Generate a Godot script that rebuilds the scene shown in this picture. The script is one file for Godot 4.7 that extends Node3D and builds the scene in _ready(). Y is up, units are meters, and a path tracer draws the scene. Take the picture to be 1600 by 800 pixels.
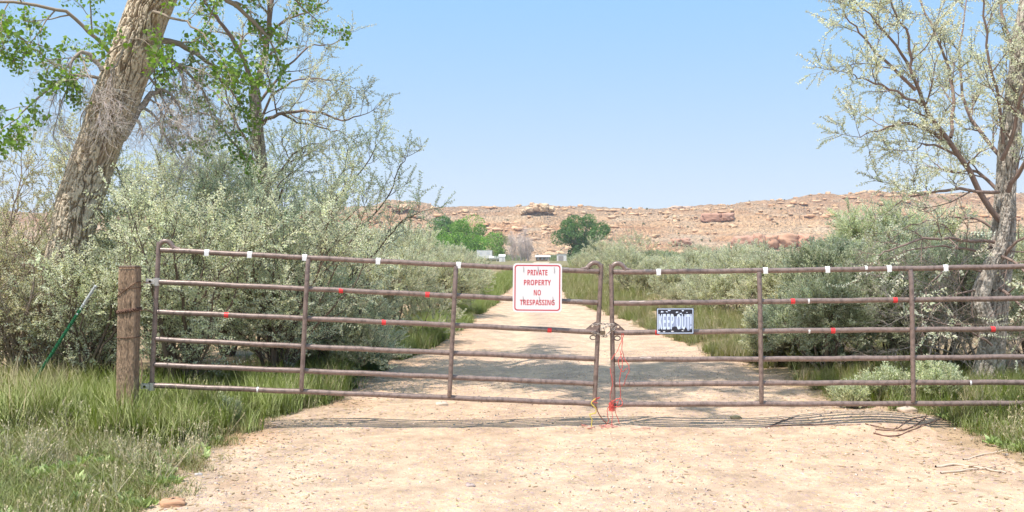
extends Node3D
# A farm gate across a sandy drive: y up, metres, the camera stands at the origin looking down -z.

const EYE := 1.59
const FOCAL := 1443.0

var rng := RandomNumberGenerator.new()
var used := {}
var n_soft := FastNoiseLite.new()
var n_fine := FastNoiseLite.new()
var n_bark := FastNoiseLite.new()
var n_big := FastNoiseLite.new()
var M := {}

# edges of the drive: distance ahead of the camera, x
var LEFT := [[-4.0, -2.5], [4.0, -2.3], [5.7, -2.36], [6.75, -2.45], [7.9, -2.6], [8.83, -2.32], [9.9, -2.06], [10.9, -2.05], [13.1, -1.9], [17.0, -1.44], [22.0, -1.07], [31.8, -0.65], [56.0, 0.4], [91.0, 1.7], [190.0, 3.9], [260.0, 6.5]]
var RIGHT := [[-4.0, 3.4], [4.0, 3.9], [6.5, 3.95], [7.3, 3.85], [7.9, 3.85], [8.8, 3.9], [9.9, 3.4], [11.5, 3.37], [13.1, 3.5], [14.6, 3.1], [20.9, 2.79], [26.7, 2.4], [31.8, 2.0], [56.0, 2.6], [91.0, 3.4], [190.0, 7.4], [260.0, 10.5]]


class Buf:
	var v := PackedVector3Array()
	var n := PackedVector3Array()
	var c := PackedColorArray()
	var u := PackedVector2Array()
	var i := PackedInt32Array()

	func vert(p: Vector3, nn: Vector3, col: Color, uv := Vector2.ZERO) -> int:
		v.append(p); n.append(nn); c.append(col); u.append(uv)
		return v.size() - 1

	func tri(a: Vector3, b: Vector3, d: Vector3, col: Color) -> void:
		var nn := (d - a).cross(b - a).normalized()
		var k := v.size()
		for p in [a, b, d]:
			vert(p, nn, col)
		i.append_array(PackedInt32Array([k, k + 1, k + 2]))

	func quad(a: Vector3, b: Vector3, d: Vector3, e: Vector3, col: Color) -> void:
		tri(a, b, d, col)
		tri(a, d, e, col)

	func leaf(p: Vector3, d: Vector3, s: Vector3, length: float, wide: float, col: Color) -> void:
		var nn := d.cross(s).normalized()
		var k := v.size()
		var m := p + d * (length * 0.45)
		vert(p, nn, col)
		vert(m + s * (wide * 0.5) + nn * (wide * 0.18), (nn - s * 0.35).normalized(), col)
		vert(p + d * length, nn, col)
		vert(m - s * (wide * 0.5) + nn * (wide * 0.18), (nn + s * 0.35).normalized(), col)
		i.append_array(PackedInt32Array([k, k + 1, k + 2, k, k + 2, k + 3]))

	func heart(p: Vector3, d: Vector3, s: Vector3, length: float, wide: float, col: Color) -> void:
		var nn := d.cross(s).normalized()
		var k := v.size()
		var up := nn * (wide * 0.12)
		vert(p, nn, col)
		vert(p + d * (length * 0.08) + s * (wide * 0.42) + up, nn, col)
		vert(p + d * (length * 0.45) + s * (wide * 0.46) + up, nn, col)
		vert(p + d * length, nn, col)
		vert(p + d * (length * 0.45) - s * (wide * 0.46) + up, nn, col)
		vert(p + d * (length * 0.08) - s * (wide * 0.42) + up, nn, col)
		for q in [[1, 2], [2, 3], [3, 4], [4, 5]]:
			i.append_array(PackedInt32Array([k, k + q[0], k + q[1]]))

	func tube(pts: PackedVector3Array, r0: float, r1: float, sides: int, col: Color, caps := false) -> void:
		var m := pts.size()
		var t := (pts[1] - pts[0]).normalized()
		var a := t.cross(Vector3.UP if absf(t.y) < 0.9 else Vector3.RIGHT).normalized()
		var first := v.size()
		for k in m:
			if k > 0:
				var t2 := (pts[mini(k + 1, m - 1)] - pts[k - 1]).normalized()
				a = (a - t2 * a.dot(t2)).normalized()
				t = t2
			var b := t.cross(a)
			var r := lerpf(r0, r1, float(k) / (m - 1))
			for s in sides:
				var ang := TAU * s / sides
				var d := a * cos(ang) + b * sin(ang)
				vert(pts[k] + d * r, d, col)
		for k in m - 1:
			for s in sides:
				var p := first + k * sides + s
				var q := first + k * sides + (s + 1) % sides
				i.append_array(PackedInt32Array([p, p + sides, q, q, p + sides, q + sides]))
		if caps:
			for e in [0, m - 1]:
				var k0 := v.size()
				var nn := (pts[0] - pts[1]).normalized() if e == 0 else (pts[m - 1] - pts[m - 2]).normalized()
				for s in sides:
					vert(v[first + e * sides + s], nn, col)
				for s in range(1, sides - 1):
					i.append_array(PackedInt32Array([k0, k0 + s, k0 + s + 1] if e > 0 else [k0, k0 + s + 1, k0 + s]))

	func box(at: Vector3, size: Vector3, col: Color, bas := Basis()) -> void:
		var h := size * 0.5
		var p := []
		for k in 8:
			p.append(at + bas * Vector3(h.x * (1 if k & 1 else -1), h.y * (1 if k & 2 else -1), h.z * (1 if k & 4 else -1)))
		for f in [[4, 6, 7, 5], [0, 1, 3, 2], [0, 2, 6, 4], [1, 5, 7, 3], [2, 3, 7, 6], [0, 4, 5, 1]]:
			quad(p[f[0]], p[f[1]], p[f[2]], p[f[3]], col)

	func add(o: Buf, x: Transform3D, tint: Color) -> void:
		var k := v.size()
		v.append_array(x * o.v)
		var bas := x.basis.orthonormalized()
		n.append_array(Transform3D(bas, Vector3.ZERO) * o.n)
		u.append_array(o.u)
		for q in o.c:
			c.append(q * tint)
		for q in o.i:
			i.append(q + k)

	func grid(rows: int, cols: int, flip := false) -> void:
		# rows*cols vertices are already in v, from the start; faces and smooth normals
		n.fill(Vector3.ZERO)
		for r in rows - 1:
			for q in cols - 1:
				var a := r * cols + q
				var b := a + 1
				var d := a + cols
				var e := d + 1
				var nn := (v[d] - v[a]).cross(v[b] - v[a])
				if flip: nn = -nn
				n[a] += nn; n[b] += nn; n[d] += nn; n[e] += nn
				i.append_array(PackedInt32Array([a, d, b, b, d, e] if flip else [a, b, d, b, e, d]))
		for k in n.size():
			n[k] = n[k].normalized()

	func mesh() -> ArrayMesh:
		var a := []
		a.resize(Mesh.ARRAY_MAX)
		a[Mesh.ARRAY_VERTEX] = v
		a[Mesh.ARRAY_NORMAL] = n
		a[Mesh.ARRAY_COLOR] = c
		a[Mesh.ARRAY_TEX_UV] = u
		a[Mesh.ARRAY_INDEX] = i
		var m := ArrayMesh.new()
		m.add_surface_from_arrays(Mesh.PRIMITIVE_TRIANGLES, a)
		return m


# ---------------------------------------------------------------- small helpers

func numbered(called: String) -> String:
	if not used.has(called):
		used[called] = 0
		return called
	used[called] += 1
	return "%s_%03d" % [called, used[called]]


func tag(o: Node3D, label: String, category: String, group := "", kind := "") -> Node3D:
	if label: o.set_meta("label", label)
	if category: o.set_meta("category", category)
	if group: o.set_meta("group", group)
	if kind: o.set_meta("kind", kind)
	return o


func thing(called: String, label: String, category: String, where := Vector3.ZERO, group := "") -> Node3D:
	var o := Node3D.new()
	o.name = numbered(called)
	add_child(o)
	o.position = where
	tag(o, label, category, group)
	return o


func obj(called: String, b, material: Material, parent: Node3D = null) -> MeshInstance3D:
	var o := MeshInstance3D.new()
	o.mesh = b.mesh() if b is Buf else b
	o.material_override = material
	if parent:
		o.name = called
		parent.add_child(o, true)
	else:
		o.name = numbered(called)
		add_child(o)
	return o


func struct(called: String, b, material: Material) -> MeshInstance3D:
	var o := obj(called, b, material)
	o.set_meta("kind", "structure")
	return o


func scatter(called: String, mesh: Mesh, material: Material, where: Array, tint: Array, parent: Node3D = null) -> MultiMeshInstance3D:
	var mm := MultiMesh.new()
	mm.transform_format = MultiMesh.TRANSFORM_3D
	mm.use_colors = true
	mm.mesh = mesh
	mm.instance_count = where.size()
	for k in where.size():
		mm.set_instance_transform(k, where[k])
		mm.set_instance_color(k, tint[k])
	var o := MultiMeshInstance3D.new()
	o.multimesh = mm
	o.material_override = material
	o.set_meta("kind", "stuff")
	if parent:
		o.name = called
		parent.add_child(o, true)
	else:
		o.name = numbered(called)
		add_child(o)
	return o


func dup(root: Node3D, where: Vector3, turn: float, size: float, label: String, group := "") -> Node3D:
	var r: Node3D = root.duplicate()
	r.name = numbered(str(root.name).rstrip("0123456789").trim_suffix("_"))
	add_child(r)
	r.position = where
	r.rotation.y = turn
	r.scale = Vector3.ONE * size
	if label: r.set_meta("label", label)
	if group: r.set_meta("group", group)
	return r


func at(x: float, y: float, d: float) -> Vector3:
	# surveyed point: bearing and elevation (in 1600-pixel units) at a measured distance
	return Vector3((x - 800.0) / FOCAL * d, EYE + (400.0 - y) / FOCAL * d, -d)


func edge(e: Array, d: float) -> float:
	for k in range(1, e.size()):
		if d < e[k][0]:
			var t: float = clampf((d - e[k - 1][0]) / (e[k][0] - e[k - 1][0]), 0.0, 1.0)
			return lerpf(e[k - 1][1], e[k][1], t)
	return e[e.size() - 1][1]


func gh(x: float, z: float) -> float:
	var d := -z
	var l := edge(LEFT, d)
	var r := edge(RIGHT, d)
	var y := 0.03 * n_soft.get_noise_2d(x * 0.9, z * 0.9) + 0.012 * n_fine.get_noise_2d(x * 3.0, z * 3.0)
	var fade := 1.0 - smoothstep(120.0, 220.0, d)
	if x < l:
		y += 0.13 * smoothstep(-0.1, 1.5, l - x) * fade
	elif x > r:
		y += 0.16 * smoothstep(-0.2, 1.2, x - r) * fade
	else:
		var mid := (l + r) * 0.5
		var off := absf(x - mid)
		y -= 0.03 * smoothstep(11.0, 16.0, d) * exp(-pow((off - 0.75) / 0.28, 2.0)) * fade
	# the low heap of sand under the right gate
	y += 0.13 * exp(-(pow((x - 3.3) / 0.8, 2.0) + pow((d - 8.7) / 0.55, 2.0)))
	if absf(x) > 60.0 or d > 200.0:
		y += 0.5 * n_big.get_noise_2d(x * 0.3, z * 0.3) * clampf((maxf(absf(x) - 60.0, d - 200.0)) / 100.0, 0.0, 1.0)
	return y


func rc(a: Color, spread: float) -> Color:
	var k := 1.0 + rng.randf_range(-spread, spread)
	return Color(a.r * k * rng.randf_range(0.96, 1.04), a.g * k, a.b * k * rng.randf_range(0.94, 1.06))


func rdir() -> Vector3:
	var z := rng.randf_range(-1.0, 1.0)
	var a := rng.randf_range(0.0, TAU)
	var r := sqrt(1.0 - z * z)
	return Vector3(r * cos(a), z, r * sin(a))


func side_of(d: Vector3) -> Vector3:
	var r := rdir()
	return (r - d * r.dot(d)).normalized()


func along(y: Vector3, spin: float, size: float) -> Basis:
	y = y.normalized()
	var x := y.cross(Vector3.FORWARD if absf(y.z) < 0.9 else Vector3.RIGHT).normalized().rotated(y, spin)
	return Basis(x, y, x.cross(y)).scaled(Vector3.ONE * size)


func noise(seed_: int, freq: float, octaves := 3, kind := FastNoiseLite.TYPE_SIMPLEX_SMOOTH) -> FastNoiseLite:
	var n := FastNoiseLite.new()
	n.seed = seed_
	n.frequency = freq
	n.noise_type = kind
	n.fractal_octaves = octaves
	return n


func mat(called: String, rough := 0.8, color := Color.WHITE, vertex := true, metal := 0.0) -> StandardMaterial3D:
	var m := StandardMaterial3D.new()
	m.resource_name = called
	m.albedo_color = color.linear_to_srgb()
	m.roughness = rough
	m.metallic = metal
	m.vertex_color_use_as_albedo = vertex
	m.cull_mode = BaseMaterial3D.CULL_DISABLED
	M[called] = m
	return m


func noise_tex(seed_: int, freq: float, size: int, low: float, high: float, kind := FastNoiseLite.TYPE_SIMPLEX_SMOOTH) -> ImageTexture:
	var im := noise(seed_, freq, 4, kind).get_seamless_image(size, size)
	im.convert(Image.FORMAT_L8)
	var data := im.get_data()
	for k in data.size():
		data[k] = int(clampf(lerpf(low, high, data[k] / 255.0), 0.0, 1.0) * 255.0)
	return ImageTexture.create_from_image(Image.create_from_data(size, size, false, Image.FORMAT_L8, data))


func materials() -> void:
	for q in [["leaf_silver", 0.55, Color(0.98, 1.0, 0.88)], ["leaf_green", 0.45, Color(0.7, 0.85, 0.22)], ["grass", 0.6, Color(0.6, 0.68, 0.3)]]:
		var m := mat(q[0], q[1])
		m.backlight_enabled = true
		m.backlight = q[2]
	mat("wood", 0.9)
	mat("rock", 0.95)
	mat("plain", 0.7)
	var bark := mat("bark", 0.95)
	bark.uv1_triplanar = true
	bark.uv1_world_triplanar = true
	bark.uv1_scale = Vector3(2.2, 0.9, 2.2)
	bark.albedo_texture = noise_tex(11, 0.02, 512, 0.72, 1.18)
	bark.heightmap_enabled = true
	bark.heightmap_scale = 1.2
	bark.heightmap_texture = noise_tex(12, 0.05, 512, 0.0, 1.0)
	var tie := mat("tie_wood", 0.95)
	tie.uv1_triplanar = true
	tie.uv1_scale = Vector3(7.0, 1.0, 7.0)
	tie.albedo_texture = noise_tex(13, 0.03, 512, 0.55, 1.25)
	tie.heightmap_enabled = true
	tie.heightmap_scale = 1.0
	tie.heightmap_texture = noise_tex(14, 0.04, 512, 0.0, 1.0)
	var gp := mat("gate_paint", 0.45)
	gp.metallic = 0.15
	gp.uv1_triplanar = true
	gp.uv1_world_triplanar = true
	gp.uv1_scale = Vector3(2.5, 2.5, 2.5)
	gp.albedo_texture = noise_tex(15, 0.012, 512, 0.68, 1.25)
	gp.roughness_texture = noise_tex(16, 0.04, 512, 0.3, 1.2)
	mat("steel", 0.45).metallic = 0.7
	mat("sign_face", 0.35)
	mat("twine", 0.8)
	# gravel: small stones of many tones bedded in sand
	var size := 1024
	var cells := noise(21, 0.075, 1, FastNoiseLite.TYPE_CELLULAR)
	cells.fractal_type = FastNoiseLite.FRACTAL_NONE
	cells.cellular_return_type = FastNoiseLite.RETURN_CELL_VALUE
	var tone := cells.get_seamless_image(size, size).get_data()
	cells.cellular_return_type = FastNoiseLite.RETURN_DISTANCE
	var dist := cells.get_seamless_image(size, size).get_data()
	var sand := noise(22, 0.012, 5).get_seamless_image(size, size).get_data()
	var grit := noise(23, 0.25, 2).get_seamless_image(size, size).get_data()
	var rgb := PackedByteArray()
	var hgt := PackedByteArray()
	rgb.resize(size * size * 3)
	hgt.resize(size * size)
	for k in size * size:
		var t := tone[k] / 255.0
		var s := sand[k] / 255.0
		var g := grit[k] / 255.0
		var d := dist[k] / 255.0
		var stone := clampf((t - 0.52 + (s - 0.5) * 0.5) * 6.0, 0.0, 1.0) * clampf((0.5 - d) * 5.0, 0.0, 1.0)
		var b := 0.80 + 0.18 * (s - 0.5) + 0.36 * (g - 0.5)
		var hue := fmod(t * 37.0, 1.0)
		var r0 := lerpf(b * 1.0, 0.66 + 0.3 * hue, stone * 0.8)
		var g0 := lerpf(b * 0.925, 0.60 + 0.3 * hue, stone * 0.8)
		var b0 := lerpf(b * 0.835, 0.54 + 0.28 * fmod(hue * 3.0, 1.0), stone * 0.8)
		rgb[k * 3] = int(clampf(r0, 0, 1) * 255)
		rgb[k * 3 + 1] = int(clampf(g0, 0, 1) * 255)
		rgb[k * 3 + 2] = int(clampf(b0, 0, 1) * 255)
		hgt[k] = int(clampf(0.35 + 0.35 * stone + 0.4 * (g - 0.5) + 0.3 * (s - 0.5), 0, 1) * 255)
	var gravel_tex := ImageTexture.create_from_image(Image.create_from_data(size, size, false, Image.FORMAT_RGB8, rgb))
	var gravel_h := ImageTexture.create_from_image(Image.create_from_data(size, size, false, Image.FORMAT_L8, hgt))
	for called in ["gravel", "soil"]:
		var m := mat(called, 0.95)
		m.albedo_texture = gravel_tex
		m.heightmap_enabled = true
		m.heightmap_scale = 1.2
		m.heightmap_texture = gravel_h
		m.uv1_triplanar = true
		m.uv1_world_triplanar = true
		m.uv1_scale = Vector3.ONE * (0.55 if called == "gravel" else 0.4)
		m.detail_enabled = true
		m.detail_blend_mode = BaseMaterial3D.BLEND_MODE_MUL
		m.detail_albedo = noise_tex(31, 0.006, 512, 0.86, 1.06)
	var hill := mat("hill_rock", 0.95)
	hill.uv1_triplanar = true
	hill.uv1_world_triplanar = true
	hill.uv1_scale = Vector3(0.035, 0.09, 0.035)
	hill.albedo_texture = noise_tex(41, 0.02, 512, 0.62, 1.25)
	hill.heightmap_enabled = true
	hill.heightmap_scale = 260.0
	hill.heightmap_texture = noise_tex(42, 0.03, 512, 0.0, 1.0)


# ---------------------------------------------------------------- plants: sprays, limbs, shrubs

func olive_spray(nodes: int, leaf_col: Color, twig_col: Color, size := 1.0) -> Buf:
	var b := Buf.new()
	var pts := PackedVector3Array()
	var p := Vector3.ZERO
	var d := Vector3.UP
	for k in 6:
		pts.append(p)
		d = (d + rdir() * 0.18).normalized()
		p += d * 0.05
	b.tube(pts, 0.0028, 0.001, 3, twig_col)
	for k in nodes:
		var t := (k + 0.6) / nodes * 4.9
		var q := pts[int(t)].lerp(pts[int(t) + 1], t - int(t))
		for j in rng.randi_range(4, 6):
			var o := (side_of(d) * 0.9 + d * rng.randf_range(0.2, 0.9)).normalized()
			var l := rng.randf_range(0.02, 0.038) * size
			b.leaf(q, o, side_of(o), l, l * 0.42, rc(leaf_col, 0.16))
	return b


func sage_spray(leaf_col: Color, twig_col: Color) -> Buf:
	var b := Buf.new()
	for f in 3:
		var pts := PackedVector3Array()
		var p := Vector3.ZERO
		var d := (Vector3.UP + rdir() * 0.45).normalized()
		for k in 4:
			pts.append(p)
			d = (d + rdir() * 0.15 + Vector3.UP * 0.1).normalized()
			p += d * 0.06
		b.tube(pts, 0.0025, 0.001, 3, twig_col)
		for k in 12:
			var t := (k + 1.0) / 12.0 * 2.95
			var q := pts[int(t)].lerp(pts[int(t) + 1], t - int(t))
			for j in 2:
				var o := (side_of(d) * 0.7 + d * rng.randf_range(0.4, 1.0)).normalized()
				var l := rng.randf_range(0.022, 0.036)
				b.leaf(q, o, side_of(o), l, l * 0.36, rc(leaf_col, 0.18))
	return b


func cotton_spray(leaf_col: Color, twig_col: Color) -> Buf:
	var b := Buf.new()
	for f in 3:
		var p := Vector3.ZERO
		var d := (Vector3.UP + rdir() * 0.8).normalized()
		var pts := PackedVector3Array()
		for k in 4:
			pts.append(p)
			d = (d + rdir() * 0.3).normalized()
			p += d * 0.05
		b.tube(pts, 0.0022, 0.001, 3, twig_col)
		for k in 4:
			var q := pts[k].lerp(pts[mini(k + 1, 3)], 0.5)
			var st := (side_of(d) + d * 0.5 + Vector3.DOWN * 0.2).normalized()
			var e := q + st * 0.035
			b.tube(PackedVector3Array([q, e]), 0.001, 0.001, 3, leaf_col)
			var o := (st + Vector3.DOWN * 0.6 + rdir() * 0.5).normalized()
			var l := rng.randf_range(0.04, 0.06)
			b.heart(e, o, side_of(o), l, l * 0.95, rc(leaf_col, 0.22))
	return b


func dead_spray(twig_col: Color) -> Buf:
	var b := Buf.new()
	for f in 5:
		var p := Vector3.ZERO
		var d := (Vector3.UP + rdir() * 0.5).normalized()
		var pts := PackedVector3Array()
		for k in 6:
			pts.append(p)
			d = (d + rdir() * 0.35).normalized()
			p += d * 0.07
			if k > 1:
				var s := (d + side_of(d) * 0.9).normalized()
				b.tube(PackedVector3Array([p, p + s * 0.06, p + s * 0.11 + rdir() * 0.02]), 0.0016, 0.0008, 3, rc(twig_col, 0.2))
		b.tube(pts, 0.003, 0.001, 3, rc(twig_col, 0.2))
	return b


func smooth_line(pts: Array, per: int, wob: float) -> PackedVector3Array:
	var out := PackedVector3Array()
	for k in pts.size() - 1:
		var a: Vector3 = pts[maxi(k - 1, 0)]
		var b: Vector3 = pts[k]
		var c: Vector3 = pts[k + 1]
		var d: Vector3 = pts[mini(k + 2, pts.size() - 1)]
		for j in per:
			var q := b.cubic_interpolate(c, a, d, float(j) / per)
			out.append(q + (rdir() * wob if k + j > 0 else Vector3.ZERO))
	out.append(pts[pts.size() - 1])
	return out


# o: dens side branches per metre, len their length, up/droop pull, k twigs each, gap between sprays, col bark colour, size spray size
func limb(b: Buf, tips: Array, pts: Array, r0: float, r1: float, o: Dictionary) -> void:
	var line := smooth_line(pts, 4, o.get("wob", 0.02))
	b.tube(line, r0, r1, 7, o.col)
	var total := 0.0
	for k in line.size() - 1:
		total += line[k].distance_to(line[k + 1])
	var count := int(total * o.dens + rng.randf())
	var t0: float = o.get("t0", 0.15)
	for k in count:
		var t := lerpf(t0, 1.0, (k + rng.randf()) / count)
		var f := t * (line.size() - 1.001)
		var q := line[int(f)].lerp(line[int(f) + 1], f - int(f))
		var tan_ := (line[int(f) + 1] - line[int(f)]).normalized()
		var d: Vector3 = (tan_ * 0.6 + side_of(tan_) * 0.9 + Vector3.UP * o.get("up", 0.2)).normalized()
		branch(b, tips, q, d, o.len * rng.randf_range(0.45, 1.1) * (1.1 - 0.5 * t), minf(r0, maxf(lerpf(r0, r1, t) * 0.5, 0.004)), 1, o)
	if o.get("tip", true):
		var e := (line[line.size() - 1] - line[line.size() - 2]).normalized()
		branch(b, tips, line[line.size() - 1], e, o.len * 0.6, r1, 1, o)


func branch(b: Buf, tips: Array, p: Vector3, d: Vector3, length: float, r: float, level: int, o: Dictionary) -> void:
	var pts := PackedVector3Array()
	var steps := 5
	var q := p
	var bend: float = o.get("bend", 0.08)
	for k in steps + 1:
		pts.append(q)
		d = (d + rdir() * o.get("twist", 0.22) + Vector3.UP * bend).normalized()
		q += d * (length / steps)
	b.tube(pts, r, maxf(r * 0.35, 0.0012), 5 if r > 0.006 else 4, o.col)
	if level > 0:
		var n: int = o.k
		for k in n:
			var t := rng.randf_range(0.2, 1.0)
			var f := t * (steps - 0.001)
			var s := pts[int(f)].lerp(pts[int(f) + 1], f - int(f))
			var tan_ := (pts[int(f) + 1] - pts[int(f)]).normalized()
			var e: Vector3 = (tan_ * 0.7 + side_of(tan_) * 0.8 + Vector3.UP * o.get("up", 0.2)).normalized()
			branch(b, tips, s, e, length * rng.randf_range(0.3, 0.55), maxf(r * 0.5, 0.002), level - 1, o)
	var gap: float = o.gap
	var count := int(length / gap + rng.randf())
	for k in count:
		var t := lerpf(0.3 if level > 0 else 0.1, 1.0, (k + rng.randf()) / count)
		var f := minf(t * steps, steps - 0.001)
		var s := pts[int(f)].lerp(pts[int(f) + 1], f - int(f))
		var tan_ := (pts[int(f) + 1] - pts[int(f)]).normalized()
		var y: Vector3 = (tan_ * 0.8 + side_of(tan_) * 0.7 + Vector3.UP * o.get("leaf_up", 0.1)).normalized()
		tips.append(Transform3D(along(y, rng.randf() * TAU, o.get("size", 1.0) * rng.randf_range(0.6, 1.15)), s))


func hang_foliage(parent: Node3D, called: String, tips: Array, sprays: Array, material: Material, tint: Color, spread: float, patch: float) -> void:
	# the sprays of a plant, shared out among a few shapes
	for k in sprays.size():
		var w := []
		var c := []
		for j in range(k, tips.size(), sprays.size()):
			var x: Transform3D = tips[j]
			var clump := 1.0 + patch * n_soft.get_noise_3dv(x.origin * 6.0)
			w.append(x)
			var q := rc(tint, spread)
			c.append(Color(q.r * clump, q.g * clump, q.b * clump))
		if w.size():
			scatter(called, sprays[k], material, w, c, parent)


func lobed(called: String, label: String, category: String, where: Vector3, h: float, w: float, o: Dictionary, group := "") -> Node3D:
	# a dense shrub: stems fan out to several lobes, each a shell of sprays
	var t := thing(called, label, category, where, group)
	var b := Buf.new()
	var tips := []
	var lobes := []
	for k in o.lobes:
		var a := rng.randf() * TAU
		var rad := sqrt(rng.randf()) * 0.36 * w
		var y: float = h * rng.randf_range(0.25, 0.78) * (1.0 - 0.35 * rad / (0.36 * w) * rng.randf())
		lobes.append([Vector3(cos(a) * rad, y, sin(a) * rad), w * rng.randf_range(0.15, 0.26), rng.randf_range(0.86, 1.1)])
	for l in lobes:
		var c: Vector3 = l[0]
		var foot := Vector3(c.x * 0.12, -0.05, c.z * 0.12)
		var mid := foot.lerp(c, 0.5) + Vector3(c.x, 0, c.z) * 0.15 + rdir() * 0.05
		b.tube(smooth_line([foot, mid, c], 4, 0.015), rng.randf_range(0.012, 0.028), 0.006, 5, rc(o.col, 0.2))
		for j in 7:
			var e: Vector3 = c + (rdir() + Vector3.UP * 0.35).normalized() * l[1] * 1.05
			b.tube(smooth_line([c.lerp(mid, rng.randf() * 0.6), c.lerp(e, 0.5) + rdir() * 0.04, e], 2, 0.012), 0.006, 0.002, 4, rc(o.col, 0.2))
	for k in o.n:
		var l: Array = lobes[k % lobes.size()]
		var d := (rdir() + Vector3.UP * 0.3).normalized()
		var r: float = l[1] * (0.55 + 0.5 * sqrt(rng.randf()))
		var p: Vector3 = l[0] + Vector3(d.x, d.y * minf(1.0, h / w * 1.1), d.z) * r
		p += rdir() * 0.05
		if p.y < 0.04 or p.y > h * 1.05:
			continue
		if n_fine.get_noise_3dv((p + where) * 3.2) < o.get("gap", -0.28):
			continue
		tips.append(Transform3D(along(d * 0.7 + Vector3.UP * o.get("lift", 0.7) + rdir() * 0.5, rng.randf() * TAU, o.size * rng.randf_range(0.7, 1.25)), p))
	obj("stems", b, M.wood, t).set_meta("kind", "stuff")
	hang_foliage(t, "foliage", tips, o.sprays, M.leaf_silver, o.tint, 0.16, 0.35)
	return t


func open_shrub(called: String, label: String, category: String, where: Vector3, h: float, lean: Vector3, o: Dictionary, stems: int, group := "") -> Node3D:
	# many arching stems from one foot, leaves along their side twigs
	var t := thing(called, label, category, where, group)
	var b := Buf.new()
	var tips := []
	for k in stems:
		var a := TAU * (k + rng.randf() * 0.8) / stems
		var out := Vector3(cos(a), 0, sin(a)) * rng.randf_range(0.15, o.get("wide", 0.55)) * h + lean * h * rng.randf_range(0.5, 1.2)
		var top := out + Vector3.UP * h * rng.randf_range(0.7, 1.08)
		var foot := Vector3(cos(a), 0, sin(a)) * 0.12 * rng.randf() + Vector3.DOWN * 0.05
		limb(b, tips, [foot, foot.lerp(top, 0.4) - out * 0.1 + rdir() * 0.1, foot.lerp(top, 0.75) + rdir() * 0.12, top], rng.randf_range(0.014, 0.03), 0.004, o)
	obj("stems", b, M.wood, t).set_meta("kind", "stuff")
	hang_foliage(t, "foliage", tips, o.sprays, M.leaf_silver, o.tint, 0.14, o.get("patch", 0.25))
	return t


func bark_trunk(pts: Array, radii: Array, sides: int, rows: int, amp: float, seed_: int, base: Color, dark: Color, furrow: float) -> Buf:
	# a trunk with furrows and plates cut into its surface
	var b := Buf.new()
	var line := smooth_line(pts, 8, 0.0)
	var n1 := noise(seed_, 1.0, 2)
	var n2 := noise(seed_ + 1, 1.0, 2)
	var a := Vector3.RIGHT
	for r in rows:
		var f := float(r) / (rows - 1) * (line.size() - 1.001)
		var p := line[int(f)].lerp(line[int(f) + 1], f - int(f))
		var i0 := maxi(int(f) - 1, 0)
		var t := (line[mini(int(f) + 2, line.size() - 1)] - line[i0]).normalized()
		a = (a - t * a.dot(t)).normalized()
		var c := t.cross(a)
		var g := float(r) / (rows - 1) * (radii.size() - 1.001)
		var rad: float = lerpf(radii[int(g)], radii[int(g) + 1], g - int(g))
		for s in sides:
			var ang := TAU * s / (sides - 1)
			var d := a * cos(ang) + c * sin(ang)
			var q := Vector3(cos(ang) * rad, 0, sin(ang) * rad)
			var len_ := (p - line[0]).length()
			var w := n2.get_noise_3d(q.x * 4.0, len_ * 1.6, q.z * 4.0) * 0.06
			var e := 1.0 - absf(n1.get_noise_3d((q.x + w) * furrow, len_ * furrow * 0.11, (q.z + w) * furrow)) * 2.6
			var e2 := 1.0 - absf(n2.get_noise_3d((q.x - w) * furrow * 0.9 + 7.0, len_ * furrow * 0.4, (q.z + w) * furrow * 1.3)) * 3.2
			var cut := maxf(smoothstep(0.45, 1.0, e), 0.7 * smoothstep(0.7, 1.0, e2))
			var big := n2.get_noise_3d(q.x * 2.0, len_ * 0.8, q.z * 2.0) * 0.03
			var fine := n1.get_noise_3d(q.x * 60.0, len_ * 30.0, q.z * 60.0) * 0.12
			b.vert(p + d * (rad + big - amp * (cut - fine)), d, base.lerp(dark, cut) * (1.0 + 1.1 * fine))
	b.grid(rows, sides, true)
	return b


# ---------------------------------------------------------------- rocks and blocks

func rock_mesh(seed_: int, us: int, vs: int, rough: float, square: float, col := Color.WHITE) -> Buf:
	var b := Buf.new()
	var n := noise(seed_, 0.9, 3)
	for r in vs:
		var la := PI * r / (vs - 1)
		for s in us:
			var lo := TAU * (s % (us - 1)) / (us - 1)
			var d := Vector3(sin(la) * cos(lo), cos(la), sin(la) * sin(lo))
			var m := maxf(absf(d.x), maxf(absf(d.y), absf(d.z)))
			var q := d.lerp(d / m, square) * 0.5
			q *= 1.0 + rough * n.get_noise_3dv(d * 1.6)
			b.vert(q, d, col * (1.0 + 0.25 * n.get_noise_3dv(d * 4.0)))
	b.grid(vs, us, true)
	return b


func rounded(w: float, h: float, r: float) -> PackedVector2Array:
	var out := PackedVector2Array()
	for q in [[1, 1, 0.0], [-1, 1, 0.25], [-1, -1, 0.5], [1, -1, 0.75]]:
		for k in 6:
			var a: float = TAU * (q[2] + 0.25 * k / 5.0)
			out.append(Vector2(q[0] * (w / 2 - r) + cos(a) * r, q[1] * (h / 2 - r) + sin(a) * r))
	return out


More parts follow.
